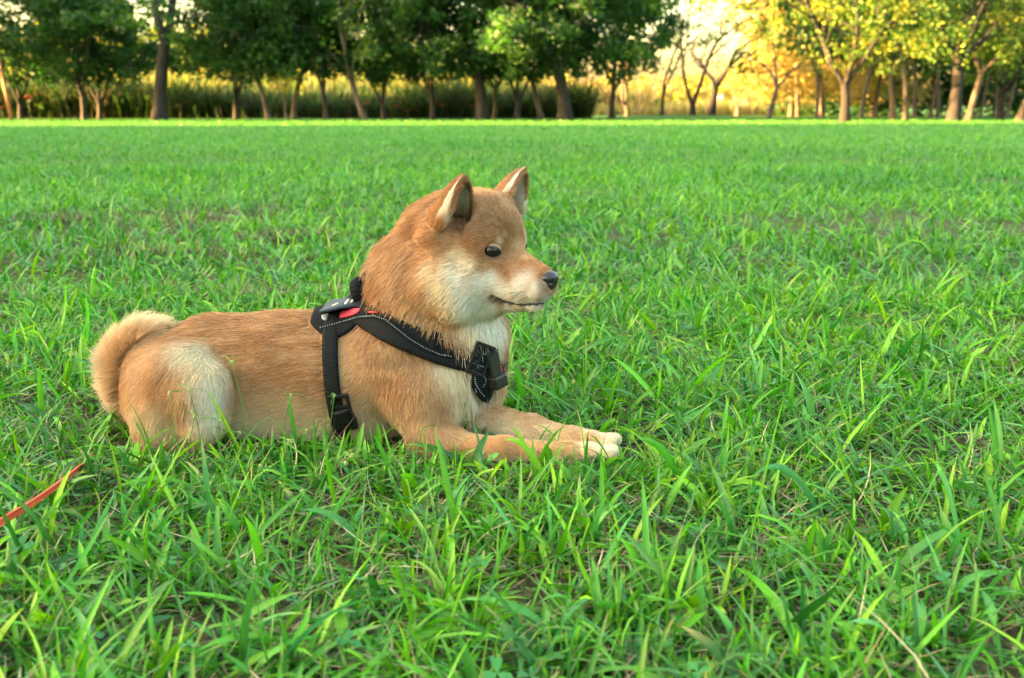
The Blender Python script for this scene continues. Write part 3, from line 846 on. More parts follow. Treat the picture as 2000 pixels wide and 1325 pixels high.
# padded tongue that hangs from the chest strap
g3, n3, ob3 = px_patch('chest_pad', [((921, 722), (966, 728)), ((920, 742), (964, 748)), ((922, 758), (961, 764)), ((931, 774), (957, 778)), ((940, 783), (952, 785))], OFF - .001, .006, pad_m, sub=4)
dashes('pad_stitching', [(928, 728), (928, 745), (930, 752), (940, 768), (948, 776)], OFF + .0045, .0010, .0020, .0012, harness)
dashes('pad_stitching', [(946, 735), (950, 745), (944, 756)], OFF + .0045, .0010, .0020, .0012, harness)
# girth slider and its loose end
fr2 = frame_at(664, 792, OFF + .004, R(-8))
w, h = .024, .026
boxes('slider_buckle', [((-w / 2, 0, 0), (.0042, h, .0055)), ((w / 2, 0, 0), (.0042, h, .0055)), ((0, h / 2, 0), (w + .004, .0042, .0055)), ((0, -h / 2, 0), (w + .004, .0055, .0055)), ((0, -.002, .001), (w, .004, .004))], fr2, plastic_m, harness)
fr3 = frame_at(673, 815, OFF + .004, R(-20))
boxes('side_release_buckle', [((0, 0, 0), (.026, .026, .009)), ((0, .003, .003), (.017, .018, .007)), ((0, -.016, 0), (.022, .010, .008))], fr3, plastic_m, harness)
def hair_zone_keep(p):
    """no long hair under the harness, in the eyes, on the nose"""
    keep = np.ones(len(p), bool)
    for s in (-1, 1):
        for q in range(7):
            keep &= d_cap(p[:, 0], p[:, 1], p[:, 2], MOUTH[s][q], MOUTH[s][q + 1], 0, 0) > (.0023 if q < 3 else .0019)
    for fn in NO_HAIR: keep &= fn(p)
    return keep
def grow(n, seed):
    rng = np.random.default_rng(seed)
    v = BV[BF]
    e1, e2, e3 = v[:, 1] - v[:, 0], v[:, 2] - v[:, 0], v[:, 3] - v[:, 0]
    a = np.linalg.norm(np.cross(e1, e2), axis=1) / 2 + np.linalg.norm(np.cross(e2, e3), axis=1) / 2
    ctr = v.mean(1)
    head = smoothstep(.10, .05, np.linalg.norm(ctr - H(.03, 0, 0), axis=1) - .04)
    face = smoothstep(.07, .04, np.linalg.norm(ctr - H(.08, 0, -.03), axis=1))
    nc = sgrad(ctr)
    facing = np.clip(.35 - nc[:, 1], 0.25, 1)
    w = a * (1 + 1.6 * head + 2.5 * face) * facing * (ctr[:, 2] > .006)
    idx = rng.choice(len(BF), n, p=w / w.sum())
    s, t = rng.random(n), rng.random(n)
    q = v[idx]
    p = (q[:, 0] * ((1 - s) * (1 - t))[:, None] + q[:, 1] * (s * (1 - t))[:, None] + q[:, 2] * (s * t)[:, None] + q[:, 3] * ((1 - s) * t)[:, None])
    p = p[hair_zone_keep(p)]; n = len(p)
    nm = sgrad(p)
    W = np.zeros(n); CV = np.zeros((n, 3)); L = np.zeros(n); LF = np.zeros(n)
    for (a_, b_, ra, rb, sy, cv, fl, lf) in PRIMS:
        d = d_cap(p[:, 0], p[:, 1], p[:, 2], a_, b_, ra, rb, sy)
        w = np.exp(-np.clip(d, -.004, 1) / .006) + 1e-9
        W += w; CV += cv * w[:, None]; L += fl * w; LF += lf * w
    CV /= W[:, None]; L /= W; LF /= W
    for (B, T, h, nn, w_, EL, wb, s_) in EARS:
        qq = p - B; tt = (qq @ h) / EL; lat = np.linalg.norm(qq - (qq @ h)[:, None] * h, axis=1)
        on = (tt > .06) & (tt < 1.3) & (lat < .036)
        inner = on & ((nm @ nn) > .15)
        CV = np.where(on[:, None], h[None] + .15 * nn, CV); L = np.where(on, .0042 - .0022 * smoothstep(.7, 1., tt), L); LF = np.where(on, .25, LF)
        L = np.where(inner, .017 * (1 - .85 * np.clip(tt, 0, 1)), L); LF = np.where(inner, .35, LF)
    col = coat(p, nm)
    # tangential combing with clumped disorder
    e = np.stack([vnoise(p + 7 * k, 28) - .5 for k in range(3)], 1) * .45 + np.stack([vnoise(p + 3 * k + 1, 160) - .5 for k in range(3)], 1) * .45 + rng.normal(0, .13, (n, 3))
    cv = CV + e * .55
    tg = nrm(cv - nm * (cv * nm).sum(1)[:, None])
    lift = np.clip(LF * (1 + rng.normal(0, .35, n)), .05, 1.2)
    L = L * np.clip(1 + rng.normal(0, .18, n), .5, 1.6)
    npt = 5
    D = np.zeros((n, npt - 1, 3))
    for q_ in range(npt - 1):
        lf = lift * (1.25 - .28 * q_)
        g = np.array([0, 0, -.12 * q_])
        D[:, q_] = nrm(tg * np.cos(lf)[:, None] + nm * np.sin(lf)[:, None] + g * (L / .03)[:, None])
    c = col * np.clip(1 + rng.normal(0, .17, n), .5, 1.5)[:, None]
    pale = rng.random(n) < .17
    c = np.where(pale[:, None], c * .6 + np.array([.75, .62, .45]) * .4, c)
    rad = np.clip((.00033) * (L / .014) ** .35, .00016, .00042)
    return p, D, L, np.clip(c, 0, .9), rad
p_, D_, L_, c_, r_ = grow(N_HAIR, 11)
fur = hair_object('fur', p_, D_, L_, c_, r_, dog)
fur['kind'] = 'stuff'
# ------------------------------------------------------------------ eyes, nose, whiskers
def revolve_grid(fn, nu, nv):
    V = np.array([fn(i / nu, j / nv) for i in range(nu) for j in range(nv + 1)])
    F = [(i * (nv + 1) + j, ((i + 1) % nu) * (nv + 1) + j, ((i + 1) % nu) * (nv + 1) + j + 1, i * (nv + 1) + j + 1) for i in range(nu) for j in range(nv)]
    return V, F
eye_m = simple_mat('wet_dark_eye', (.012, .008, .006), rough=.14, spec=.3)
lid_m = tint_mat('eyelid_skin', rough=.5, spec=.3)
for s in (-1, 1):
    c = H(*EC[s])
    def fe(a, b, c=c):
        th = a * 2 * math.pi; ph = b * math.pi
        return c + ER * np.array([math.sin(ph) * math.cos(th), math.sin(ph) * math.sin(th), math.cos(ph)])
    V, F = revolve_grid(fe, 24, 16)
    eye = mesh_obj('eye', V, F, eye_m, dog)
    # eyelids: a shell over the eyeball with an almond opening
    on = nrm(hl * s * .80 + hf * .60 + hu * .05)                       # where the eye looks
    ex = nrm(hf - on * (hf @ on)); ey = np.cross(on, ex) * (1 if s < 0 else -1)
    if ey[2] < 0: ey = -ey
    V, Cc, F = [], [], []
    nt, nr_ = 40, 7
    for i in range(nt):
        th = 2 * math.pi * i / nt
        cx, cy = math.cos(th), math.sin(th)
        tilt = -.16
        cxx, cyy = cx * math.cos(tilt) - cy * math.sin(tilt), cx * math.sin(tilt) + cy * math.cos(tilt)
        hw = R(62); hv = R(29) if cy > 0 else R(31)
        px_ = hw * math.copysign(abs(cx) ** 1.0, cx); py_ = hv * math.copysign(abs(cy) ** 1.5, cy)
        x0, y0 = px_ * math.cos(tilt) - py_ * math.sin(tilt), px_ * math.sin(tilt) + py_ * math.cos(tilt)
        a0 = math.hypot(x0, y0); ux, uy = (x0 / a0, y0 / a0)
        for j in range(nr_):
            t = j / (nr_ - 1); al = a0 + (R(84) - a0) * t
            rr_ = ER * (1.03 + .10 * math.sin(min(t * 2.2, 1) * math.pi / 2) + .03 * t)
            V.append(c + rr_ * (on * math.cos(al) + (ex * ux + ey * uy) * math.sin(al)))
            k = smoothstep(.08, .24 + .7 * abs(cx) ** 3, t)
            Cc.append(np.array([.02, .018, .018]) * (1 - k) + np.array([.42, .28, .16]) * .8 * k)
    for i in range(nt):
        for j in range(nr_ - 1):
            F.append((i * nr_ + j, ((i + 1) % nt) * nr_ + j, ((i + 1) % nt) * nr_ + j + 1, i * nr_ + j + 1))
    mesh_obj('eyelid', V, F, lid_m, eye, colors=np.array(Cc))
# black lip edge along the mouth
lip_m = simple_mat('black_lip', (.035, .033, .034), rough=.6)
for s in (-1, 1):
    pts = MOUTH[s].copy()
    pts = spline(pts, 40)
    for _ in range(3): pts = pts - sgrad(pts) * (sdf(pts) - .0016)[:, None]
    pts = smooth_u(pts, 3, False)
    V, F = tube(pts, np.concatenate([np.linspace(.0006, .0021, 6), np.linspace(.0021, .0009, 34)]), 8)
    mesh_obj('lip', V, F, lip_m, dog)
# nose leather: a rounded wedge with nostrils
nose_m, n_, l_, b_ = mat_new('nose_leather')
b_.inputs['Base Color'].default_value = (.018, .019, .023, 1); b_.inputs['Roughness'].default_value = .36
vo = n_.new('ShaderNodeTexVoronoi'); vo.inputs['Scale'].default_value = 900
tc_ = n_.new('ShaderNodeTexCoord'); l_.new(tc_.outputs['Object'], vo.inputs['Vector'])
bp_ = n_.new('ShaderNodeBump'); bp_.inputs['Strength'].default_value = .25; bp_.inputs['Distance'].default_value = .0006
l_.new(vo.outputs['Distance'], bp_.inputs['Height']); l_.new(bp_.outputs[0], b_.inputs['Normal'])
def nose_pt(a, b):
    th = a * 2 * math.pi; ph = b * math.pi
    x = math.cos(ph); y = math.sin(ph) * math.cos(th); z = math.sin(ph) * math.sin(th)
    x = math.copysign(abs(x) ** .8, x)
    wz = 1.0 if z > 0 else 1.15
    ny = y * .0145 * (1.0 + .18 * z if z > -.2 else .96 + .55 * (z + .2))
    nz = z * .0128 * wz
    nx = x * .0140 + (-.0035 * (1 - (z + 1) / 2)) - .002 * abs(y) ** 2
    d = math.exp(-((abs(y) - .55) ** 2 + (z + .05) ** 2 * 1.3) / .035) if x > 0 else 0
    nx -= .0048 * d * 1
    s2 = math.exp(-((abs(y) - .95) ** 2 / .05 + (z + .15) ** 2 / .06))
    ny *= 1 - .22 * s2
    nx -= .0022 * math.exp(-y * y / .004) * (1 if z < .35 and x > 0 else 0)
    return H(.1265 + nx + .10 * nz, ny, -.0365 + nz)
V, F = revolve_grid(nose_pt, 64, 48)
mesh_obj('nose', V, F, nose_m, dog)
rng = np.random.default_rng(3)
whisk_m = simple_mat('whisker', (.10, .09, .08), rough=.4)
WR, WD, WL = [], [], []
for s in (-1, 1):
    for k in range(11):
        f = .088 + .022 * rng.random(); u = -.049 + .012 * (rng.random() - .5)
        pos = H(f, .018 * s, u); g = sgrad(pos)[0]; pos = pos - g * sdf(pos)[0]
        d = nrm(g * .55 - hf * .75 + hu * rng.normal(-.15, .15))
        WR.append(pos); WL.append(.022 + .026 * rng.random())
        WD.append([nrm(d + np.array([0, 0, -.10 * q]) - hf * .12 * q) for q in range(5)])
wo = hair_object('whiskers', np.array(WR), np.array(WD), np.array(WL), np.tile([.12, .10, .09], (len(WR), 1)), np.full(len(WR), .00018), dog, npt=6)
# ------------------------------------------------------------------ grass
grass_m = tint_mat('grass_blade', rough=.42, transl=.30, spec=.38, gain=1.35)
thatch_m = tint_mat('dry_thatch', rough=.8, spec=.15)
def blades(x, y, phi, th0, curve, L, W, col, seg, fold=False, sway=None, base_z=None, tipcol=None, roll=None, prof=.8):
    n = len(x); t = np.linspace(0, 1, seg + 1)
    th = np.clip(th0[:, None] + curve[:, None] * t[None], -.2, 2.5)
    step = (L / seg)[:, None]
    dr = np.sin(th) * step; dz = np.cos(th) * step
    r = np.concatenate([np.zeros((n, 1)), np.cumsum((dr[:, :-1] + dr[:, 1:]) / 2, 1)], 1)
    z = np.concatenate([np.zeros((n, 1)), np.cumsum((dz[:, :-1] + dz[:, 1:]) / 2, 1)], 1)
    z0 = ground_z(x, y) if base_z is None else base_z
    z = np.maximum(z, .002 + .004 * t[None]) + z0[:, None]
    sw = 0 if sway is None else sway[:, None] * (t[None] ** 2) * L[:, None]
    cx, sx = np.cos(phi)[:, None], np.sin(phi)[:, None]
    px = x[:, None] + r * cx - sw * sx; py = y[:, None] + r * sx + sw * cx
    c = np.stack([px, py, z], 2)
    w = W[:, None] * .5 * np.sin(np.pi * (.17 + .83 * t[None])) ** prof * np.where(t[None] > .985, 0.05, 1)
    if roll is None: roll = np.zeros(n)
    ro = roll[:, None] * (.3 + t[None])
    side = np.stack([-sx * np.cos(ro), cx * np.cos(ro), np.zeros_like(ro)], 2)
    up = np.stack([-np.cos(th) * cx, -np.cos(th) * sx, np.sin(th)], 2)
    side = side + up * np.sin(ro)[..., None]
    k = 3 if fold else 2
    V = np.zeros((n, seg + 1, k, 3), np.float32)
    V[:, :, 0] = c - side * w[..., None]; V[:, :, -1] = c + side * w[..., None]
    if fold: V[:, :, 1] = c - up * (w * .45)[..., None]
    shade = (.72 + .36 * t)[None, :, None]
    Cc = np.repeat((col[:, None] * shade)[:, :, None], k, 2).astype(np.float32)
    if tipcol is not None:
        f = (smoothstep(.7, 1.0, t)[None] * tipcol[:, None])[:, :, None, None]
        Cc = Cc * (1 - f) + np.array([.42, .33, .14], np.float32) * f
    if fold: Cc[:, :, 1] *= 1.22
    idx = np.arange(n * (seg + 1) * k).reshape(n, seg + 1, k)
    q = [np.stack([idx[:, :-1, j], idx[:, 1:, j], idx[:, 1:, j + 1], idx[:, :-1, j + 1]], -1).reshape(-1, 4) for j in range(k - 1)]
    return V.reshape(-1, 3), np.concatenate(q), Cc.reshape(-1, 3)
def field(rng, n, y0, y1, margin):
    """uniform ground positions in the wedge the camera sees, with a margin"""
    y = np.sqrt(rng.random(n) * ((y1 + .6) ** 2 - (y0 + .6) ** 2) + (y0 + .6) ** 2) - .6
    x = (rng.random(n) * 2 - 1) * (.515 * y + margin)
    return x, y
BARE = [(*G(350, 430)[:2], .30, .45), (*G(105, 438)[:2], .10, .08), (*G(470, 430)[:2], .15, .28), (*G(290, 502)[:2], .16, .07), (*G(560, 470)[:2], .12, .07), (*G(1320, 1040)[:2], .05, .05), (*G(1700, 1010)[:2], .07, .05), (*G(1860, 890)[:2], .09, .06),
        (*G(600, 1120)[:2], .06, .04), (*G(400, 1230)[:2], .07, .04), (*G(1100, 1150)[:2], .06, .04), (*G(1280, 870)[:2], .06, .04), (*G(560, 590)[:2], .2, .05), (*G(1900, 860)[:2], .1, .05)]
def cover(x, y):
    p3 = np.stack([x, y, np.zeros_like(x)], 1)
    n = vnoise(p3, 1.7) * .45 + vnoise(p3 + 9, 5.0) * .35 + vnoise(p3 + 5, 13) * .2
    c = smoothstep(.26, .52, n)
    for bx, by, rx, ry in BARE:
        c = c * (1 - .93 * np.exp(-(((x - bx) / rx) ** 2 + ((y - by) / ry) ** 2) * 1.1))
    return c
def greens(rng, n, x, y):
    p3 = np.stack([x, y, np.zeros_like(x)], 1)
    pal = np.array([[.086, .29, .013], [.053, .22, .018], [.034, .155, .026], [.155, .36, .010], [.070, .25, .050]])
    k = rng.choice(5, n, p=[.3, .28, .16, .14, .12])
    c = pal[k] * np.clip(1 + rng.normal(0, .16, n), .5, 1.5)[:, None]
    v = (vnoise(p3, 1.1) - .5) * .5
    c = c * (1 + v[:, None] * np.array([1.2, .7, .4]))
    return c
def cull(x, y, phi, L, th0, curve, W, col, extra):
    """drop blades that would pass through the dog"""
    near = (x > -.75) & (x < .33) & (y > .95) & (y < 1.66)
    sd0 = np.full(len(x), .3); sd0[near] = sdf(np.stack([x[near], y[near], np.full(near.sum(), .012)], 1))
    L = L * (.68 + .32 * smoothstep(.02, .13, sd0))          # trampled close to the dog
    keep = np.ones(len(x), bool)
    near = (x > -.68) & (x < .26) & (y > 1.02) & (y < 1.6)
    for f, s in ((0, 0), (.35, .3), (.7, .6), (1, .8)):
        th = th0 + curve * f * .5
        p = np.stack([x + np.cos(phi) * np.sin(th) * L * f, y + np.sin(phi) * np.sin(th) * L * f, np.maximum(.01, np.cos(th) * L * f)], 1)
        d = np.full(len(x), .1); d[near] = sdf(p[near])
        keep &= d > (.006 if f < .9 else .003)
    return [a[keep] for a in (x, y, phi, L, th0, curve, W, col)] + [[e[keep] if e is not None else None for e in extra]]
def tufted(rng, x, y, per, spread):
    """gather roots into rosettes"""
    n = len(x); m = n // per
    cx, cy = x[:m], y[:m]; k = rng.integers(0, m, n)
    return cx[k] + rng.normal(0, spread, n), cy[k] + rng.normal(0, spread, n), k
VV, FF, CC = [], [], []; off_ = 0
def put(V, F, Cc):
    global off_
    VV.append(V); FF.append(F + off_); CC.append(Cc); off_ += len(V)
rng = np.random.default_rng(21)
# near zone, broad leaved rosettes
n = 54000
x, y = field(rng, n, .50, 2.3, .62)
x, y, k = tufted(rng, x, y, 8, .010)
keep = rng.random(n) < cover(x, y) * .9 + .08
x, y, k = x[keep], y[keep], k[keep]; n = len(x)
tc_ = greens(rng, 60000, np.zeros(60000), np.zeros(60000))
col = tc_[k] * np.clip(1 + rng.normal(0, .13, n), .6, 1.5)[:, None]
phi = rng.random(n) * 6.283; L = np.clip(rng.lognormal(math.log(.045), .44, n), .015, .12); th0 = np.clip(rng.normal(.75, .38, n), -.1, 1.4); curve = rng.normal(.85, .55, n)
W = np.clip(rng.lognormal(math.log(.0048), .42, n), .0016, .0125)
x, y, phi, L, th0, curve, W, col, (sw, tip, roll) = cull(x, y, phi, L, th0, curve, W, col, (rng.normal(0, .14, n), (rng.random(n) < .16) * .8, rng.normal(0, .55, n)))
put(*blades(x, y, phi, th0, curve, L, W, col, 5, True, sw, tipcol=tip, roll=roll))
# near zone, fine leaved grass
n = 58000
x, y = field(rng, n, .50, 2.4, .62)
x, y, k = tufted(rng, x, y, 5, .012)
keep = rng.random(n) < cover(x, y) + .06
x, y = x[keep], y[keep]; n = len(x)
col = greens(rng, n, x, y) * .92
phi = rng.random(n) * 6.283; L = np.clip(rng.lognormal(math.log(.036), .45, n), .012, .10); th0 = np.clip(rng.normal(.60, .40, n), -.1, 1.4); curve = rng.normal(1.0, .7, n)
W = np.clip(rng.lognormal(math.log(.0023), .3, n), .0011, .004)
x, y, phi, L, th0, curve, W, col, (sw, tip) = cull(x, y, phi, L, th0, curve, W, col, (rng.normal(0, .2, n), (rng.random(n) < .12) * .8))
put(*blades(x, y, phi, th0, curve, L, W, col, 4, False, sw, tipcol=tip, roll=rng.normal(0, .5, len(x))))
# clover leaves low between the blades
CV_, CF_, CCc = [], [], []
for q in range(420):
    cx_, cy_ = field(rng, 1, .55, 1.9, .3); cx_, cy_ = cx_[0], cy_[0]
    if -.66 < cx_ < .24 and 1.1 < cy_ < 1.55: continue
    hz_ = rng.uniform(.012, .035); r_ = rng.uniform(.0045, .0085); tl = rng.normal(0, .25, 2); g_ = np.array([.045, .20, .045]) * rng.uniform(.7, 1.4); a0 = rng.random() * 6.28
    for lf in range(3):
        a = a0 + lf * 2.094; ca, sa = math.cos(a), math.sin(a); b_ = len(CV_)
        ring = [(0, 0), (.55, .42), (1.05, .58), (1.45, .35), (1.35, 0), (1.45, -.35), (1.05, -.58), (.55, -.42)]
        for (p_, s_) in ring:
            X_, Y_ = r_ * (p_ * ca - s_ * sa), r_ * (p_ * sa + s_ * ca)
            CV_.append((cx_ + X_, cy_ + Y_, hz_ + X_ * tl[0] + Y_ * tl[1] + abs(s_) * r_ * .25)); CCc.append(g_ * (1.25 if p_ == 0 else 1))
        CF_.append(tuple(range(b_, b_ + 8)))
clover = mesh_obj('clover', np.array(CV_), CF_, grass_m, colors=np.array(CCc), smooth=False)
tag(clover, 'small three-part clover leaves low in the lawn', 'clover', kind='stuff')
# middle distance
n = 105000
x, y = field(rng, n, 2.1, 7.5, .85)
x, y, k = tufted(rng, x, y, 6, .022)
keep = rng.random(n) < cover(x, y) + .10
x, y = x[keep], y[keep]; n = len(x)
col = greens(rng, n, x, y)
phi = rng.random(n) * 6.283; L = np.clip(rng.lognormal(math.log(.050), .38, n), .02, .14); th0 = np.clip(rng.normal(.58, .35, n), -.1, 1.3); curve = rng.normal(.8, .4, n)
W = np.clip(rng.lognormal(math.log(.0058), .35, n), .0025, .013)
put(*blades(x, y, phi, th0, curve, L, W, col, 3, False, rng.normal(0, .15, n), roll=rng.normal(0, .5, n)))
# far field
n = 120000
u_ = rng.random(n); y = 7.3 * (36.5 / 7.3) ** u_
x = (rng.random(n) * 2 - 1) * (.515 * y + 1.0)
x, y, k = tufted(rng, x, y, 5, .05)
keep = rng.random(n) < cover(x * .5, y * .5) + .35
x, y = x[keep], y[keep]; n = len(x)
col = greens(rng, n, x * .3, y * .3); col = col + (np.array([.11, .30, .065]) - col) * (.55 * smoothstep(7, 22, y))[:, None]  # paler with distance: sheen and haze are put into the blade colour
phi = rng.random(n) * 6.283; L = np.clip(rng.lognormal(math.log(.050), .35, n), .02, .13); th0 = rng.normal(.5, .3, n); curve = rng.normal(.7, .3, n)
W = .0045 * (y / 5.0) ** .75 * np.clip(rng.lognormal(0, .3, n), .5, 2)
put(*blades(x, y, phi, th0, curve, L, W, col, 2, False, roll=rng.normal(0, .5, n)))
grass = mesh_obj('grass', np.concatenate(VV), np.concatenate(FF), grass_m, colors=np.concatenate(CC))
tag(grass, 'bright green lawn grass of mixed broad and fine blades', 'grass', kind='stuff')

# dry thatch between the tufts
n = 26000
x, y = field(rng, n, .50, 2.4, .62)
phi = rng.random(n) * 6.283; L = np.clip(rng.lognormal(math.log(.038), .45, n), .012, .10); th0 = rng.normal(1.25, .25, n); curve = rng.normal(.35, .5, n)
pal = np.array([[.27, .21, .12], [.13, .09, .052], [.40, .34, .21], [.07, .048, .03], [.12, .20, .06]])
col = pal[rng.choice(5, n, p=[.28, .27, .17, .18, .10])] * np.clip(1 + rng.normal(0, .2, n), .5, 1.5)[:, None]
W = rng.uniform(.0007, .0020, n)
x, y, phi, L, th0, curve, W, col, (sw,) = cull(x, y, phi, L, th0, curve, W, col, (rng.normal(0, .5, n),))
T1 = blades(x, y, phi, th0, curve, L, W, col, 4, False, sw, base_z=rng.uniform(0, .014, len(x)))
n = 22000
bi = rng.integers(0, len(BARE), n); bb = np.array(BARE)[bi]
x = bb[:, 0] + rng.normal(0, .8, n) * bb[:, 2]; y = bb[:, 1] + rng.normal(0, .8, n) * bb[:, 3]
kk = y > 1.6; x, y = x[kk], y[kk]; n = len(x)
phi = rng.random(n) * 6.283; L = rng.uniform(.02, .07, n); th0 = rng.normal(1.25, .25, n); curve = rng.normal(.3, .5, n)
col = pal[rng.choice(5, n, p=[.24, .34, .08, .26, .08])] * .8
T2 = blades(x, y, phi, th0, curve, L, rng.uniform(.002, .004, n), col, 2, False, base_z=rng.uniform(0, .01, n))
thatch = mesh_obj('thatch', np.concatenate([T1[0], T2[0]]), np.concatenate([T1[1], T2[1] + len(T1[0])]), thatch_m, colors=np.concatenate([T1[2], T2[2]]))
tag(thatch, 'dry brown thatch and dead stems lying between the green tufts', 'thatch', kind='stuff')

# long single blades and stems that stand out in the foreground
def arc_blade(root, tip, bow, W, col, seg=14, fold=True):
    """root and tip world points; bow: how far the middle is raised above the chord"""
    root, tip = np.array(root, float), np.array(tip, float); t = np.linspace(0, 1, seg + 1)[:, None]
    c = root * (1 - t) + tip * t + np.array(bow) * 4 * t * (1 - t)
    tg = nrm(np.gradient(c, axis=0)); side = nrm(np.cross(tg, np.array([.12, .95, .25]))); side = nrm(np.cross(tg, side)) * .55 + side * .8
    w = W * .5 * np.sin(np.pi * (.14 + .86 * t)) ** .75
    nn = nrm(np.cross(side, tg))
    V = np.stack([c - side * w, c - nn * w * .4, c + side * w], 1).reshape(-1, 3)
    F = [(i * 3 + j, i * 3 + j + 1, i * 3 + j + 4, i * 3 + j + 3) for i in range(seg) for j in (0, 1)]
    cc = np.repeat(np.array(col)[None] * (.75 + .35 * t), 3, 0); cc[1::3] *= 1.2
    return V, F, cc
def gp(u, v): return G(u, v)
YG, MG, BG = (.16, .40, .02), (.075, .28, .035), (.065, .24, .075)
HERO = [((1452, 1120), (1530, 775, .96), .005, .0045, YG), ((1300, 1330), (1250, 1150, .84), 0, .016, MG), ((1600, 1335), (1425, 1180, .86), .02, .016, MG), ((1440, 1200), (1600, 1080, .90), .03, .006, MG),
        ((1745, 1175), (1660, 1030, .93), .01, .009, YG), ((1700, 1335), (1585, 1165, .82), .01, .014, MG), ((520, 1335), (820, 1300, .78), .035, .010, BG), ((40, 1340), (30, 1215, .80), .005, .014, MG),
        ((300, 1330), (296, 1190, .82), .005, .008, MG), ((470, 1060), (425, 975, .97), .01, .012, MG), ((365, 1040), (290, 880, 1.02), .0, .006, YG), ((1230, 1310), (1215, 1130, .84), .01, .010, BG),
        ((945, 1190), (1000, 1010, .92), .0, .010, MG), ((1150, 1080), (1190, 960, .98), .012, .010, MG), ((700, 1160), (760, 1050, .93), .0, .009, YG), ((1050, 1330), (1160, 1240, .80), .02, .012, BG),
        ((905, 1260), (840, 1090, .88), .012, .007, MG), ((620, 1080), (700, 935, 1.0), .01, .008, MG), ((1075, 960), (985, 860, 1.1), .02, .009, YG), ((1050, 930), (1000, 830, 1.15), .006, .007, YG),
        ((1340, 970), (1250, 860, 1.05), .02, .012, MG), ((1195, 870), (1290, 830, 1.18), .02, .011, MG), ((1790, 1330), (1800, 1170, .80), .01, .014, MG), ((1960, 1330), (1900, 1200, .82), .02, .010, MG),
        ((60, 1120), (95, 980, .96), .0, .009, YG), ((10, 1130), (35, 960, .96), .0, .008, YG), ((1880, 1100), (1820, 900, 1.0), .02, .009, MG), ((1660, 880), (1760, 720, 1.15), .01, .005, MG), ((1390, 790), (1440, 640, 1.38), .01, .005, YG),
        ((1520, 700), (1505, 560, 1.7), .0, .006, YG), ((480, 900), (405, 760, 1.1), .0, .005, YG), ((770, 950), (730, 850, 1.1), .006, .008, MG), ((880, 990), (905, 880, 1.06), .0, .006, YG), ((155, 1110), (225, 960, .98), .0, .008, MG),
        ((1600, 1010), (1470, 930, 1.0), .03, .010, BG), ((560, 1335), (690, 1200, .8), .01, .011, YG), ((200, 1335), (140, 1240, .78), .02, .013, BG), ((1480, 1325), (1500, 1180, .8), .0, .010, YG)]
HV, HF_, HC, o_ = [], [], [], 0
for (ru, rv), (tu, tv, tY), bow, w, col in HERO:
    a = gp(ru, rv); b = P(tu, tv, tY)
    if b[2] < .01: b[2] = .02
    V, F, cc = arc_blade(a, b, (0, 0, bow), w * .8, col)
    HV.append(V); HF_ += [tuple(i + o_ for i in f) for f in F]; HC.append(cc); o_ += len(V)
tall = mesh_obj('tall_grass', np.concatenate(HV), HF_, grass_m, colors=np.concatenate(HC))
tag(tall, 'long single grass blades arching above the foreground lawn', 'grass', kind='stuff')

# sedge stalks with round spiky heads
def sedge_meshes():
    rg = np.random.default_rng(4)
    V, F, Cc = [], [], []
    for k in range(46):                      # head of little spikelets, unit radius
        d = nrm(rg.normal(0, 1, 3)); a = nrm(np.cross(d, rg.normal(0, 1, 3))) * .13; i = len(V)
        V += [d * .25 - a, d * .25 + a, d * (.85 + .3 * rg.random())]; F.append((i, i + 1, i + 2)); Cc += [(.30, .40, .12), (.30, .40, .12), (.62, .66, .36)]
    for la in range(1, 6):
        for lo in range(8):
            V.append((.55 * math.sin(la * math.pi / 6) * math.cos(lo * math.pi / 4), .55 * math.sin(la * math.pi / 6) * math.sin(lo * math.pi / 4), .55 * math.cos(la * math.pi / 6))); Cc.append((.28, .38, .10))
    b = 46 * 3
    F += [(b + l_ * 8 + q, b + l_ * 8 + (q + 1) % 8, b + (l_ + 1) * 8 + (q + 1) % 8, b + (l_ + 1) * 8 + q) for l_ in range(4) for q in range(8)]
    return mesh_obj('seed_head', np.array(V), F, thatch_m, smooth=False, colors=np.array(Cc), link=False)
head_me = sedge_meshes()
bract_m = grass_m
SEDGE = [(453, 707, 1.18, 5), (331, 767, 1.17, 5), (370, 762, 1.16, 4), (568, 772, 1.16, 4), (381, 814, 1.13, 5), (430, 822, 1.13, 5), (468, 845, 1.12, 4), (653, 772, 1.16, 4), (566, 862, 1.07, 7), (598, 842, 1.10, 5), (688, 888, 1.06, 6),
         (1327, 1108, .90, 8), (1456, 1262, .82, 9), (1560, 1225, .85, 9), (1045, 1285, .80, 9), (508, 910, 1.04, 5), (675, 905, 1.05, 6), (824, 838, 1.12, 4), (1082, 850, 1.12, 5), (1087, 895, 1.08, 6), (1605, 866, 1.1, 5),
         (1120, 745, 1.3, 5), (1180, 1048, .95, 6), (590, 960, 1.0, 6), (1338, 870, 1.12, 5), (40, 1052, .96, 6), (1700, 1138, .9, 7), (1825, 1005, 1.0, 6)]
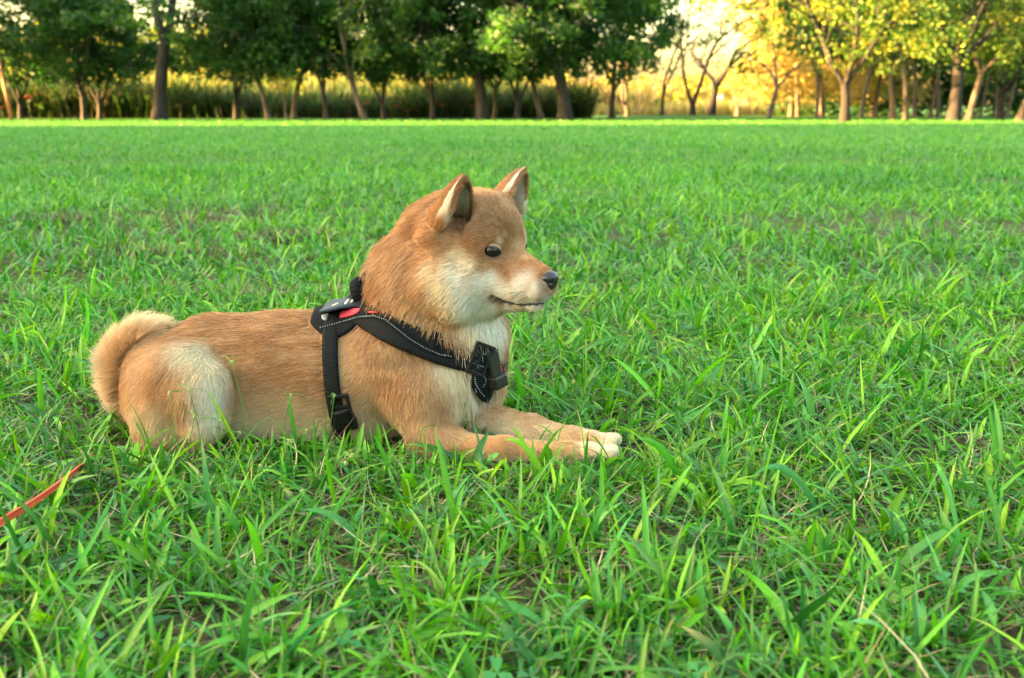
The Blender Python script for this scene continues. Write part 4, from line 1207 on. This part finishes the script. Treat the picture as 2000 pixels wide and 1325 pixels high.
for q, (u, v, Y, rp) in enumerate(SEDGE):
    top = P(u, v, Y); r = rp / pxm(top)
    root = np.array([top[0] + rng.normal(0, .015), top[1] + rng.uniform(-.03, .01), 0.0])
    if sdf(root)[0] < .01: root[1] = 1.16
    st = empty('sedge_stalk', root)
    tag(st, 'thin green sedge stalk with a small pale spiky seed head', 'sedge stalk', 'sedge stalks with seed heads around the dog')
    path = spline([root, (root + top) / 2 + np.array([rng.normal(0, .006), 0, .004]), top], 9)
    V, F = tube(path, .0006, 5)
    sm = mesh_obj('stem', V, F, grass_m, st, colors=np.tile((.07, .22, .03), (len(V), 1)))
    hd = bpy.data.objects.new('seed_head', head_me); C.objects.link(hd); hd.parent = st; hd.location = Vector(top - root); hd.scale = (r, r, r); hd.rotation_euler = (rng.random() * 3, rng.random() * 3, 0)
    BVs, BFs = [], []
    for b_ in range(3):
        a_ = rng.random() * 6.28; tipb = top + np.array([math.cos(a_) * .03, math.sin(a_) * .02, rng.uniform(-.012, .012)])
        V, F, cc = arc_blade(top, tipb, (0, 0, .003), .0013, MG, 5)
        BFs += [tuple(i + len(BVs) * len(V) for i in f) for f in F]; BVs.append(V)
    mesh_obj('bract', np.concatenate(BVs), BFs, grass_m, st, colors=np.tile((.08, .26, .03), (sum(map(len, BVs)), 1)))

# red leash lying in the grass, running out of the frame at the lower left
leash_m, n_, l_, b_ = mat_new('red_leash_webbing')
b_.inputs['Base Color'].default_value = (.90, .11, .06, 1); b_.inputs['Roughness'].default_value = .6
wv = n_.new('ShaderNodeTexNoise'); wv.inputs['Scale'].default_value = 600; tcn = n_.new('ShaderNodeTexCoord'); l_.new(tcn.outputs['Object'], wv.inputs['Vector'])
bp_ = n_.new('ShaderNodeBump'); bp_.inputs['Strength'].default_value = .5; bp_.inputs['Distance'].default_value = .0006; l_.new(wv.outputs['Fac'], bp_.inputs['Height']); l_.new(bp_.outputs[0], b_.inputs['Normal'])
lp_ = spline([P(-90, 1078, .85), P(0, 1021, .897), P(60, 985, .94), P(115, 946, .995), P(146, 921, 1.07), P(163, 908, 1.14), P(176, 898, 1.19), P(190, 888, 1.23)], 60)

tg = nrm(np.gradient(lp_, axis=0)); w_ = np.linspace(.0120, .0080, 60) * .5
tw = np.linspace(1.15, 1.0, 60); hz = nrm(np.cross(tg, np.array([0, 0, 1.0]))); up_ = nrm(np.cross(hz, tg))
sd = hz * np.cos(tw)[:, None] + up_ * np.sin(tw)[:, None]; nn_ = nrm(np.cross(sd, tg))
og = np.stack([lp_ - sd * w_[:, None], lp_ + nn_ * .0006, lp_ + sd * w_[:, None]], 1)
leash = solid_grid('leash', og + nn_[:, None] * .0008, og - nn_[:, None] * .0008, leash_m, None, smooth=False)
tag(leash, 'bright red flat leash running through the grass behind the dog', 'leash')
# ------------------------------------------------------------------ trees
leaf_m = tint_mat('leaf', rough=.55, transl=.42, spec=.3, gain=1.4)
def bark_mat(name, c0, c1, sc=9):
    m, n, l, b = mat_new(name)
    tc = n.new('ShaderNodeTexCoord'); mp = n.new('ShaderNodeMapping'); mp.inputs['Scale'].default_value = (1, 1, .22)
    nz = n.new('ShaderNodeTexNoise'); nz.inputs['Scale'].default_value = sc; nz.inputs['Detail'].default_value = 8
    l.new(tc.outputs['Object'], mp.inputs[0]); l.new(mp.outputs[0], nz.inputs['Vector'])
    r = n.new('ShaderNodeValToRGB'); r.color_ramp.elements[0].position = .35; r.color_ramp.elements[1].position = .7
    r.color_ramp.elements[0].color = (*c0, 1); r.color_ramp.elements[1].color = (*c1, 1)
    l.new(nz.outputs['Fac'], r.inputs[0]); l.new(r.outputs[0], b.inputs['Base Color'])
    b.inputs['Roughness'].default_value = .9
    bp = n.new('ShaderNodeBump'); bp.inputs['Strength'].default_value = .9; bp.inputs['Distance'].default_value = .03
    l.new(nz.outputs['Fac'], bp.inputs['Height']); l.new(bp.outputs[0], b.inputs['Normal'])
    return m
bark = bark_mat('grey_brown_bark', (.014, .011, .008), (.060, .045, .033))
bark_pale = bark_mat('pale_sunlit_bark', (.05, .037, .026), (.16, .12, .085))  # paler copy of the bark; sunlight on lit trunks is put into its colour
bark_dark = bark_mat('dark_shaded_bark', (.007, .006, .005), (.030, .024, .019))  # darker copy of the bark; trunk shade is put into its colour
def branch_tree(rg, h, r0, fork, nmain, spread, lean=(0, 0), levels=3, twigs=3, gnarl=.12, base_flare=1.5):
    """returns tube mesh data and twig end points; base at the origin"""
    Vs, Fs, tips = [], [], []; o = [0]
    def seg_tube(path, rad, n):
        V, F = tube(path, rad, n, closed_ends=False); Vs.append(V); Fs.extend([tuple(i + o[0] for i in f) for f in F]); o[0] += len(V)
    def grow_b(p, d, ln, r, lv):
        n = 6 if lv < 2 else 4; pts = [p]; dd = d
        for _ in range(n):
            dd = nrm(dd + rg.normal(0, gnarl, 3) + np.array([0, 0, .05 if lv > 1 else .02])); pts.append(pts[-1] + dd * ln / n)
        rad = np.linspace(r, r * .55, n + 1)
        seg_tube(pts, rad, 8 if lv == 0 else (6 if lv == 1 else 4))
        if lv >= levels: tips.append(pts[-1]); tips.append(pts[n // 2]); return
        k = twigs + int(rg.integers(0, 2))
        for q in range(k):
            t = .45 + .55 * (q + 1) / k; i = min(int(t * n), n); a = rg.random() * 6.283
            side = nrm(np.cross(dd, np.array([math.cos(a), math.sin(a), .3])))
            grow_b(pts[i], nrm(dd * .75 + side * spread), ln * rg.uniform(.55, .8), r * .55 * (.7 + .3 * (q == k - 1)), lv + 1)
    lean = np.array([lean[0], lean[1], 0.0]); n = 8
    tp = [np.zeros(3)]; d = nrm(np.array([0, 0, 1.0]) + lean)
    for q in range(n):
        d = nrm(d + rg.normal(0, .045, 3) * np.array([1, 1, .2])); tp.append(tp[-1] + d * fork / n)
    tp[0] = tp[0] - np.array([0, 0, .12])
    rad = r0 * (1 + (base_flare - 1) * np.exp(-np.linspace(0, fork, n + 1) / (.9 * r0 + .08))) * np.linspace(1, .86, n + 1)
    seg_tube(tp, rad, 10)
    for q in range(nmain):
        a = 6.283 * (q + rg.uniform(-.2, .2)) / nmain + rg.random() * .5
        dd = nrm(d + spread * 1.1 * np.array([math.cos(a), math.sin(a), 0.15]))
        grow_b(tp[-1] - d * .04, dd, (h - fork) * rg.uniform(.42, .55), r0 * (.72 if nmain < 3 else .58), 1)
    return np.concatenate(Vs), Fs, np.array(tips)
def leaf_cards(rg, centers, per, rad, size, pal, flat=.7, shell=False):
    n = len(centers) * per
    c = np.repeat(centers, per, 0); d = nrm(rg.normal(0, 1, (n, 3))) * (rg.random(n) ** (1 / 2.2))[:, None]
    rr = np.repeat(rad * rg.uniform(.6, 1.3, len(centers)), per)
    p = c + d * rr[:, None] * np.array([1, 1, flat])
    nn = nrm(rg.normal(0, 1, (n, 3)) + np.array([0, 0, .8])); a = nrm(np.cross(nn, rg.normal(0, 1, (n, 3)))); b = np.cross(nn, a)
    s = size * rg.uniform(.6, 1.35, n)[:, None]
    V = np.stack([p - a * s, p - b * s * .5 + nn * s * .15, p + a * s, p + b * s * .5 + nn * s * .15], 1).reshape(-1, 3)
    F = np.arange(n * 4).reshape(n, 4)
    pal = np.array(pal); cl = pal[rg.integers(0, len(pal), len(centers))]
    col = np.repeat(cl, per, 0) * .6 + pal[rg.integers(0, len(pal), n)] * .4
    col = col * np.clip(1 + rg.normal(0, .18, n), .5, 1.6)[:, None]
    return V, F, np.repeat(col, 4, 0)
PAL_D = [(.022, .070, .014), (.030, .090, .018), (.018, .055, .018), (.045, .105, .016)]
PAL_M = [(.045, .110, .018), (.065, .14, .018), (.090, .16, .020), (.035, .09, .02)]
PAL_Y = [(.30, .29, .03), (.40, .34, .045), (.22, .25, .025), (.44, .32, .06), (.15, .20, .02)]
PAL_G = [(.10, .17, .022), (.17, .21, .025), (.07, .13, .02), (.26, .24, .03)]
PAL_B = [(.30, .20, .10), (.38, .27, .12), (.24, .16, .08)]

KINDS = {}
def tree_kind(key, seed, h, r0, fork, nmain, spread, pal, per=60, crad=.5, size=.11, low=1.6, bk=bark, lean=(0, 0), levels=3, twigs=3, gnarl=.14, extra=0, R_=3.0, thin=1.0):
    rg = np.random.default_rng(seed)
    V, F, tips = branch_tree(rg, h, r0, fork, nmain, spread, lean, levels, twigs, gnarl)
    me_t = mesh_obj('trunk', V, F, bk, link=False)
    me_c = None
    if per:
        if thin < 1: tips = tips[rg.random(len(tips)) < thin]
        cen = tips
        if extra:
            zb = low + .45; t_ = rg.random(extra) ** 1.25; rr_ = R_ * np.sqrt(1 - t_ ** 2) * np.sqrt(rg.random(extra)); a_ = rg.random(extra) * 6.283
            zz_ = zb + (h * .92 - zb) * t_ + .25 * (rg.random(extra) - .5)
            cen = np.concatenate([tips, np.stack([rr_ * np.cos(a_) + lean[0] * zz_ * .5, rr_ * np.sin(a_), zz_], 1)])
        cen = cen[cen[:, 2] > low * .9]
        Vl, Fl, Cl = leaf_cards(rg, cen, per, crad, size, pal)
        me_c = mesh_obj('crown', Vl, Fl, leaf_m, link=False, colors=Cl)
    KINDS[key] = (me_t, me_c)
def plant_tree(key, name, u, Y, label, cat='tree', group=None, scale=1.0, rot=0.0, x=None, sz=None):
    if x is None: x = (u - 1000) / FPX * (Y * CP + (CAM_H) * SP)
    z = float(ground_z(np.array([x]), np.array([Y]))[0])
    o = empty(name, (x, Y, z)); o.rotation_euler = (0, 0, rot); o.scale = (scale, scale, sz or scale)
    tag(o, label, cat, group)
    for nm, me in zip(('trunk', 'crown'), KINDS[key]):
        if me is None: continue
        c = bpy.data.objects.new(nm, me); C.objects.link(c); c.parent = o
    return o
# broad dark evergreens, small multi-stem trees, thin park trees, lit autumn trees, bare trees
tree_kind('big_dark', 1, 8.5, .20, 1.9, 4, .75, PAL_D + PAL_M[:1], per=95, crad=.58, size=.10, low=1.05, bk=bark_dark, extra=70, R_=3.3)
tree_kind('big_dark2', 2, 9.0, .21, 1.5, 3, .65, PAL_D + PAL_M[:2], per=95, crad=.58, size=.10, low=1.0, bk=bark_dark, extra=130, R_=3.3)
tree_kind('old_dark', 3, 9.5, .22, 2.6, 2, .42, PAL_D + PAL_M[:2], per=48, crad=.60, size=.12, low=2.4, bk=bark_dark, extra=40, R_=3.4)
tree_kind('multi_dark', 4, 6.2, .095, .55, 3, .34, PAL_D, per=70, crad=.46, size=.088, low=1.055, bk=bark, extra=120, R_=2.2)
tree_kind('multi_dark2', 5, 6.0, .09, .75, 3, .40, PAL_D + PAL_M[:1], per=70, crad=.46, size=.088, low=1.05, bk=bark, extra=120, R_=2.3)
tree_kind('single_dark', 6, 6.2, .095, 1.75, 3, .55, PAL_D, per=70, crad=.46, size=.088, low=1.05, bk=bark_pale, extra=120, R_=2.3)
tree_kind('sparse', 7, 7.0, .095, .95, 2, .30, PAL_D + PAL_M, per=16, crad=.50, size=.09, low=1.5, bk=bark, extra=35, R_=2.3)
tree_kind('leaning', 8, 5.2, .105, 1.45, 3, .55, PAL_M, per=10, crad=.45, size=.09, low=1.2, bk=bark_pale, lean=(-.22, 0), extra=6, R_=1.8)
tree_kind('autumn', 9, 7.5, .145, 1.15, 4, .85, PAL_G + PAL_M + PAL_Y[:1], per=60, crad=.62, size=.075, low=1.2, bk=bark_dark, extra=70, R_=3.4)
tree_kind('autumn2', 10, 8.0, .19, 1.9, 5, .90, PAL_M + PAL_G + PAL_Y[:1], per=60, crad=.62, size=.075, low=1.7, bk=bark_dark, extra=60, R_=3.8)
tree_kind('gold', 11, 8.0, .11, 1.0, 4, .6, [(.42, .33, .12), (.48, .37, .17), (.36, .31, .07), (.30, .27, .05), (.40, .30, .13)], per=75, crad=.60, size=.095, low=.45, bk=bark_pale, extra=190, R_=2.8)  # leaf colours hold the hazy sun glow as well as autumn yellow
tree_kind('bare_v', 12, 5.2, .13, .35, 2, .42, None, per=0, bk=bark_dark, levels=3, twigs=2, gnarl=.12)
tree_kind('bare_fork', 13, 4.2, .16, .95, 3, .60, None, per=0, bk=bark_dark, levels=3, twigs=2, gnarl=.16)
tree_kind('dry', 14, 3.6, .10, .5, 4, .55, PAL_B, per=5, crad=.35, size=.06, low=.8, bk=bark_pale, levels=3, twigs=3)
tree_kind('yellow_sapling', 15, 2.2, .05, .7, 3, .35, PAL_Y, per=14, crad=.28, size=.06, low=.8, bk=bark_pale, levels=2, twigs=2)
tree_kind('far_trunk', 16, 7.0, .085, 2.2, 3, .35, PAL_D, per=26, crad=.6, size=.14, low=2.2, bk=bark_pale, levels=2, twigs=2, extra=20, R_=1.6)

LEFTG, RIGHTG, FARG = 'dark trees in the row across the left and middle of the field edge', 'sunlit autumn trees at the right of the field edge', 'thin trunks standing in the dark wood at right'
plant_tree('multi_dark', 'small_tree', 42, 40, 'small dark tree with a forked stem at the far left edge', group=LEFTG, rot=.4)
plant_tree('multi_dark2', 'small_tree', 165, 38, 'small dark tree with two grey stems, left of the two beside the big old tree', group=LEFTG, rot=1.9, scale=1.08)
plant_tree('multi_dark', 'small_tree', 196, 39.5, 'dark low-forked tree just left of the big old double-trunk tree', group=LEFTG, rot=3.0)
plant_tree('old_dark', 'old_tree', 312, 35.5, 'big old dark tree with a thick flared double trunk at left', group=LEFTG, rot=.7)
plant_tree('multi_dark2', 'small_tree', 462, 38.5, 'dark tree with crossing forked stems right of the big old tree', group=LEFTG, rot=4.2, scale=1.05)
plant_tree('single_dark', 'small_tree', 524, 36.5, 'dark tree with a short sunlit bent trunk, left of a twin sunlit trunk', group=LEFTG, rot=2.2)
plant_tree('yellow_sapling', 'sapling', 560, 36.2, 'slender yellow leaved sapling squeezed beside a sunlit trunk', group=LEFTG, rot=.2)
plant_tree('single_dark', 'small_tree', 573, 36.8, 'dark tree with a straight sunlit trunk beside the yellow sapling', group=LEFTG, rot=5.1)
plant_tree('sparse', 'small_tree', 637, 36.5, 'thin crowned tree forking low into a V, sky showing through', group=LEFTG, rot=.1)
plant_tree('leaning', 'small_tree', 712, 36.0, 'pale trunk leaning to the left with a sunlit foot', group=LEFTG, rot=.0)
plant_tree('multi_dark', 'small_tree', 750, 37.5, 'dark tree with several thin stems right of the leaning pale trunk', group=LEFTG, rot=5.0)
plant_tree('multi_dark2', 'small_tree', 845, 36.5, 'dark tree fanning into three stems left of the thick centre trunk', group=LEFTG, rot=.9, scale=1.06)
plant_tree('big_dark', 'big_tree', 942, 36.0, 'large dark evergreen with a thick straight trunk near the centre', group=LEFTG, rot=.3)
plant_tree('leaning', 'small_tree', 966, 38.0, 'thin sunlit trunk hard against the thick centre trunk', group=LEFTG, rot=1.4, scale=.8)
plant_tree('multi_dark', 'small_tree', 1010, 36.5, 'dark many-stemmed tree between the two largest evergreens', group=LEFTG, rot=2.4, scale=1.15)
plant_tree('leaning', 'small_tree', 1058, 37.0, 'pale leaning sunlit trunk left of the widest dark evergreen', group=LEFTG, rot=.25, scale=.95)
plant_tree('big_dark2', 'big_tree', 1103, 35.5, 'widest dark evergreen with foliage hanging low on its right side', group=LEFTG, rot=1.2, scale=1.1)
plant_tree('dry', 'dry_tree', 1225, 48, 'leafless brown tree with a fan of dry branches right of the widest evergreen', group='half bare trees in the gap', rot=.5, scale=1.1)
plant_tree('multi_dark2', 'small_tree', 1195, 40.5, 'dark tree with yellow sunlit top behind the dry brown branches', group=LEFTG, rot=4.0, scale=1.3)
plant_tree('sparse', 'half_bare_tree', 1292, 44, 'thin forked tree with a few dark leaf clumps at the edge of the sky gap', group='half bare trees in the gap', rot=2.7, scale=.9)
plant_tree('bare_v', 'bare_tree', 1352, 45, 'bare black tree splitting low into a long V in the sky gap', group='half bare trees in the gap', rot=.15, sz=1.35)
plant_tree('bare_fork', 'bare_tree', 1388, 46, 'short bare tree with three crooked limbs right of the long V tree', group='half bare trees in the gap', rot=.8, scale=1.1, sz=1.45)
plant_tree('dry', 'dry_tree', 1440, 52, 'thin dry tree at the foot of the golden crowns', group='half bare trees in the gap', rot=2.0)
plant_tree('gold', 'golden_tree', 1545, 50, 'golden hazy tree beside the sky gap, leftmost of the golden crowns', group=RIGHTG, rot=.3, scale=1.15)
plant_tree('gold', 'golden_tree', 1605, 47, 'golden tree behind the low-forked grey tree', group=RIGHTG, rot=2.1, scale=1.1)
plant_tree('leaning', 'small_tree', 1500, 41, 'orange lit trunk leaning right under the golden crowns', group=RIGHTG, rot=3.3, scale=.9)
plant_tree('autumn', 'forked_tree', 1650, 31.0, 'grey tree forking low like a Y at the front of the autumn trees', group=RIGHTG, rot=1.0)
plant_tree('leaning', 'small_tree', 1745, 36, 'pale crooked trunk left of its darker straight twin', group=RIGHTG, rot=.5, scale=1.05)
plant_tree('far_trunk', 'small_tree', 1768, 35, 'straight dark trunk right of the pale crooked one', group=RIGHTG, rot=1.5, scale=1.05)
plant_tree('autumn2', 'spreading_tree', 1862, 33.0, 'large dark-trunked autumn tree with wide spreading limbs at right', group=RIGHTG, rot=.6)
plant_tree('leaning', 'small_tree', 1890, 34.5, 'pale sunlit trunk just right of the large dark trunk', group=RIGHTG, rot=3.4, scale=1.15)
plant_tree('autumn', 'small_tree', 1952, 38, 'yellow leaved tree near the right edge of the picture', group=RIGHTG, rot=3.9, scale=.9)
plant_tree('leaning', 'small_tree', 1990, 34, 'dark trunk leaning in at the right edge of the picture', group=RIGHTG, rot=3.0, scale=1.1)
plant_tree('gold', 'golden_tree', 1700, 52, 'golden tree glowing behind the pale crooked trunk', group=RIGHTG, rot=4.4, scale=1.0)
plant_tree('autumn', 'small_tree', 2080, 35, 'autumn tree whose branches enter at the upper right corner', group=RIGHTG, rot=2.9)
rg_ = np.random.default_rng(8)
for q, u in enumerate((1560, 1590, 1612, 1685, 1710, 1735, 1790, 1815, 1835, 1915, 1935, 1968)):
    plant_tree('far_trunk', 'wood_tree', u + rg_.uniform(-6, 6), 44 + rg_.uniform(-3, 4), 'thin trunk standing in the dark wood behind the autumn trees', group=FARG, rot=rg_.random() * 6, scale=rg_.uniform(.9, 1.2))
# the row goes on to the left of the picture: tall trees whose crowns keep the low sun off the row in view
for q, (x, Y, s) in enumerate(((-23.5, 38.0, 1.0), (-24.5, 33.4, 1.0), (-29, 36.5, 1.1), (-30, 32.2, 1.0), (-35, 34.5, 1.1), (-36, 31.0, 1.0), (-42, 33.5, 1.1))):
    plant_tree(('old_dark', 'big_dark', 'old_dark', 'big_dark2')[q % 4], 'tall_tree', None, Y, 'tall dark tree of the same row beyond the left edge of the picture', group='tall trees beyond the left edge', rot=q * 1.3, scale=s, sz=1.45, x=x)
# ------------------------------------------------------------------ undergrowth, reeds, far woods
rg = np.random.default_rng(77)
def reeds(name, label, n, x0, x1, y0, y1, h, w, pal, cat, hvar=.2):
    x = rg.uniform(x0, x1, n); y = rg.uniform(y0, y1, n)
    p3 = np.stack([x, y * 0, y], 1)
    hh = h * (1 + (vnoise(p3, .35) - .5) * .7) * np.clip(1 + rg.normal(0, hvar, n), .4, 1.6)
    pal = np.array(pal); col = pal[rg.integers(0, len(pal), n)] * np.clip(1 + rg.normal(0, .2, n), .5, 1.6)[:, None]
    V, F, Cc = blades(x, y, rg.random(n) * 6.283, np.abs(rg.normal(.08, .18, n)), rg.normal(.8, .5, n), hh, rg.uniform(.6, 1.4, n) * w, col, 3, False, rg.normal(0, .15, n), roll=rg.normal(0, .8, n))
    o = mesh_obj(name, V, F, leaf_m, colors=Cc); tag(o, label, cat, kind='stuff'); return o
def ux(u, Y): return (u - 1000) / FPX * Y
reeds('undergrowth', 'dark tangled undergrowth bank behind the row of trees', 15000, ux(-150, 43), ux(1150, 43), 41.5, 46, 1.30, .05, [(.030, .070, .014), (.055, .095, .020), (.070, .065, .025), (.022, .050, .014)], 'undergrowth')
reeds('reeds', 'tall sunlit yellow green reeds beyond the undergrowth', 15000, ux(-350, 58), ux(1010, 58), 54, 66, 2.3, .09, [(.10, .15, .022), (.17, .18, .035), (.06, .11, .018), (.24, .20, .07)], 'reeds')
reeds('reeds', 'lower patch of sunlit scrub behind the widest dark evergreen', 3500, ux(1000, 62), ux(1260, 62), 58, 68, 1.5, .08, [(.12, .17, .025), (.24, .20, .06), (.30, .20, .10)], 'scrub', hvar=.35)
reeds('dry_grass', 'pale dry grass and scrub beyond the sky gap', 6000, ux(1150, 60), ux(1560, 60), 56, 72, .75, .06, [(.32, .26, .10), (.22, .24, .05), (.38, .28, .13)], 'dry grass')
def wood(name, label, x0, x1, y0, y1, h, n, per, size, pal, rad=1.2, hmin=.0, topvar=.35):
    x = rg.uniform(x0, x1, n); y = rg.uniform(y0, y1, n); p3 = np.stack([x, y * 0, y], 1)
    hh = h * (1 - topvar / 2 + topvar * vnoise(p3, .12) + topvar * .6 * (vnoise(p3 + 50, .45) - .5))
    z = hmin + (hh - hmin) * rg.random(n) ** .8
    V, F, Cc = leaf_cards(rg, np.stack([x, y, z], 1), per, rad, size, pal)
    o = mesh_obj(name, V, F, leaf_m, colors=Cc); tag(o, label, 'woods', kind='stuff'); return o
wood('woods', 'sunlit woods far behind the reeds at left', ux(-450, 100), ux(800, 100), 92, 108, 8.0, 1200, 28, .30, PAL_Y + PAL_M, 1.5)
wood('woods', 'low hazy tree line closing the sky gap', ux(800, 150), ux(1750, 150), 140, 160, 4.2, 500, 26, .40, PAL_B + PAL_Y, 1.6)
wood('woods', 'dark wood filling the space behind the autumn trees at right', ux(1560, 50), ux(2500, 50), 50, 58, 9, 1700, 30, .20, PAL_D, 1.3)
# trees along the left side of the field: they throw the evening shade over the lawn and the dog
wood('woods', 'tree belt along the left side of the field beyond the picture', -34, -26, -70, 20.6, 7.4, 2600, 24, .42, PAL_D + PAL_M, 1.5, topvar=.12)

wood('woods', 'unseen belt of trees added behind the camera to dim the low sky light', -40, 45, -38, -31, 9.5, 1300, 24, .45, PAL_D + PAL_M, 1.6, topvar=.25)  # added tree belt, blocks low light from behind the camera
wood('woods', 'unseen belt of trees added at the right to cut low sky light', 32, 40, -70, 14, 9.5, 1200, 24, .45, PAL_D + PAL_M, 1.6, topvar=.25)  # added out of view to hold off low sky light from the right
# spider lilies: red dots on the bank
lily_m = simple_mat('red_petal', (.55, .02, .03), rough=.5); stem_m = simple_mat('green_stem', (.05, .14, .03), rough=.6)
def lily_meshes():
    V, F = [], []
    for k in range(12):
        a = k * math.pi / 6; 
        for s in range(4):
            t = s / 3; r = .02 + .13 * math.sin(t * 2.2); z = .75 + .10 * math.sin(t * 2.6) - .03 * t; w = .016 * (1 - .6 * t)
            V += [(r * math.cos(a) - w * math.sin(a), r * math.sin(a) + w * math.cos(a), z), (r * math.cos(a) + w * math.sin(a), r * math.sin(a) - w * math.cos(a), z)]
        b = k * 8; F += [(b + 2 * s, b + 2 * s + 1, b + 2 * s + 3, b + 2 * s + 2) for s in range(3)]
    fl = mesh_obj('flower', np.array(V), F, lily_m, link=False)
    V, F = tube([(0, 0, 0), (.01, 0, .4), (0, 0, .76)], .008, 5); st = mesh_obj('stem', V, F, stem_m, link=False)
    return fl, st
flm, stm = lily_meshes()
for q, (u, v) in enumerate(((81, 190), (29, 209), (867, 205), (800, 216), (923, 206), (724, 202), (780, 208))):
    Y = 41.2; zt = CAM_H + (HORIZON - v) / FPX * Y
    o = empty('spider_lily', (ux(u, Y), Y, zt - .78)); o.location.z = 0; o.scale = (1.2, 1.2, max(.35, zt / .8))
    tag(o, 'red spider lily flower on the dark bank ' + ('left of the first two-stemmed tree', 'hard against the leaning pole', 'just left of the thick centre trunk', 'left of the fanned three-stem tree', 'right against the thick centre trunk', 'beside the leaning pale trunk', 'between the thin-stemmed and the fanned tree')[q], 'flower', 'red spider lilies along the bank')
    for nm, me in (('flower', flm), ('stem', stm)):
        c = bpy.data.objects.new(nm, me); C.objects.link(c); c.parent = o
# leaning orange pole at the far left edge
V, F = tube([P(22, 226, 38) * np.array([1, 1, 0]), P(12, 180, 38), P(0, 125, 38), P(-12, 70, 38)], [.085, .075, .065, .055], 8)
pole = mesh_obj('leaning_pole', V, F, simple_mat('orange_brown_wood', (.42, .17, .07), rough=.7, noise_scale=6), None)  # orange brown tone with slight noise
tag(pole, 'thin leaning orange brown pole at the left edge of the tree row', 'pole')

# two far people
def far_person(u, Y, label, shirt, trousers, hair, seated=False, rot=0.):
    import bmesh
    x = ux(u, Y); z0 = float(ground_z(np.array([x]), np.array([Y]))[0])
    o = empty('person', (x, Y, z0)); o.rotation_euler = (0, 0, rot); tag(o, label, 'person')
    hip = .45 if seated else .88
    J = {'pel': (0, 0, hip, .13), 'wai': (0, 0, hip + .18, .115), 'che': (0, .01, hip + .40, .14), 'nec': (0, 0, hip + .56, .055), 'hea': (0, -.01, hip + .72, .095), 'top': (0, -.01, hip + .78, .07),
         'ls': (.17, 0, hip + .50, .055), 'le': (.22, -.03, hip + .24, .042), 'lw': (.20, -.16, hip + .06, .032), 'rs': (-.17, 0, hip + .50, .055), 're': (-.24, -.02, hip + .24, .042), 'rw': (-.2, -.14, hip + .04, .032)}
    if seated: J.update({'lk': (.13, -.42, .46, .07), 'lf': (.13, -.44, .04, .045), 'rk': (-.13, -.42, .46, .07), 'rf': (-.13, -.44, .04, .045)})
    else: J.update({'lk': (.10, -.03, .47, .065), 'lf': (.11, .0, .04, .045), 'rk': (-.10, -.01, .47, .065), 'rf': (-.11, .03, .04, .045)})
    def skin_mesh(nm, keys, edges, mat, grow=0.):
        me = bpy.data.meshes.new(nm); me.from_pydata([J[k][:3] for k in keys], [(keys.index(a), keys.index(b)) for a, b in edges], [])
        ob = bpy.data.objects.new(nm, me); C.objects.link(ob); ob.parent = o
        md = ob.modifiers.new('skin', 'SKIN'); 
        for i, k in enumerate(keys): me.skin_vertices[0].data[i].radius = (J[k][3] + grow, J[k][3] + grow)
        me.skin_vertices[0].data[0].use_root = True
        ob.modifiers.new('sub', 'SUBSURF').levels = 1; ob.modifiers['sub'].render_levels = 1; me.materials.append(mat)
        return ob
    allk = list(J)
    E = [('pel', 'wai'), ('wai', 'che'), ('che', 'nec'), ('nec', 'hea'), ('hea', 'top'), ('che', 'ls'), ('ls', 'le'), ('le', 'lw'), ('che', 'rs'), ('rs', 're'), ('re', 'rw'), ('pel', 'lk'), ('lk', 'lf'), ('pel', 'rk'), ('rk', 'rf')]
    skin_mesh('body', allk, E, simple_mat('skin', (.42, .24, .16), rough=.6))
    skin_mesh('shirt', ['che', 'wai', 'pel', 'ls', 'le', 'rs', 're'], [('pel', 'wai'), ('wai', 'che'), ('che', 'ls'), ('ls', 'le'), ('che', 'rs'), ('rs', 're')], simple_mat('shirt_cloth', shirt, rough=.8), .022)
    skin_mesh('trousers', ['pel', 'lk', 'lf', 'rk', 'rf'], [('pel', 'lk'), ('lk', 'lf'), ('pel', 'rk'), ('rk', 'rf')], simple_mat('trouser_cloth', trousers, rough=.8), .018)
    V, F = revolve_grid(lambda a, b: np.array([0, .02, hip + .76]) + .115 * np.array([math.sin(b * 2) * math.cos(a * 6.283), math.sin(b * 2) * math.sin(a * 6.283), math.cos(b * 2)]), 12, 6)
    me = mesh_obj('hair', V, F, simple_mat('hair_colour', hair, rough=.6), link=False); h = bpy.data.objects.new('hair', me); C.objects.link(h); h.parent = o
far_person(1052, 58, 'small far person in a white shirt sitting between the tree trunks near the centre', (.75, .72, .68), (.12, .12, .14), (.02, .015, .012), seated=True, rot=.4)
far_person(1396, 90, 'small far person in a pale pink shirt standing by the bare trees', (.70, .38, .32), (.10, .08, .08), (.02, .015, .012), rot=-.5)
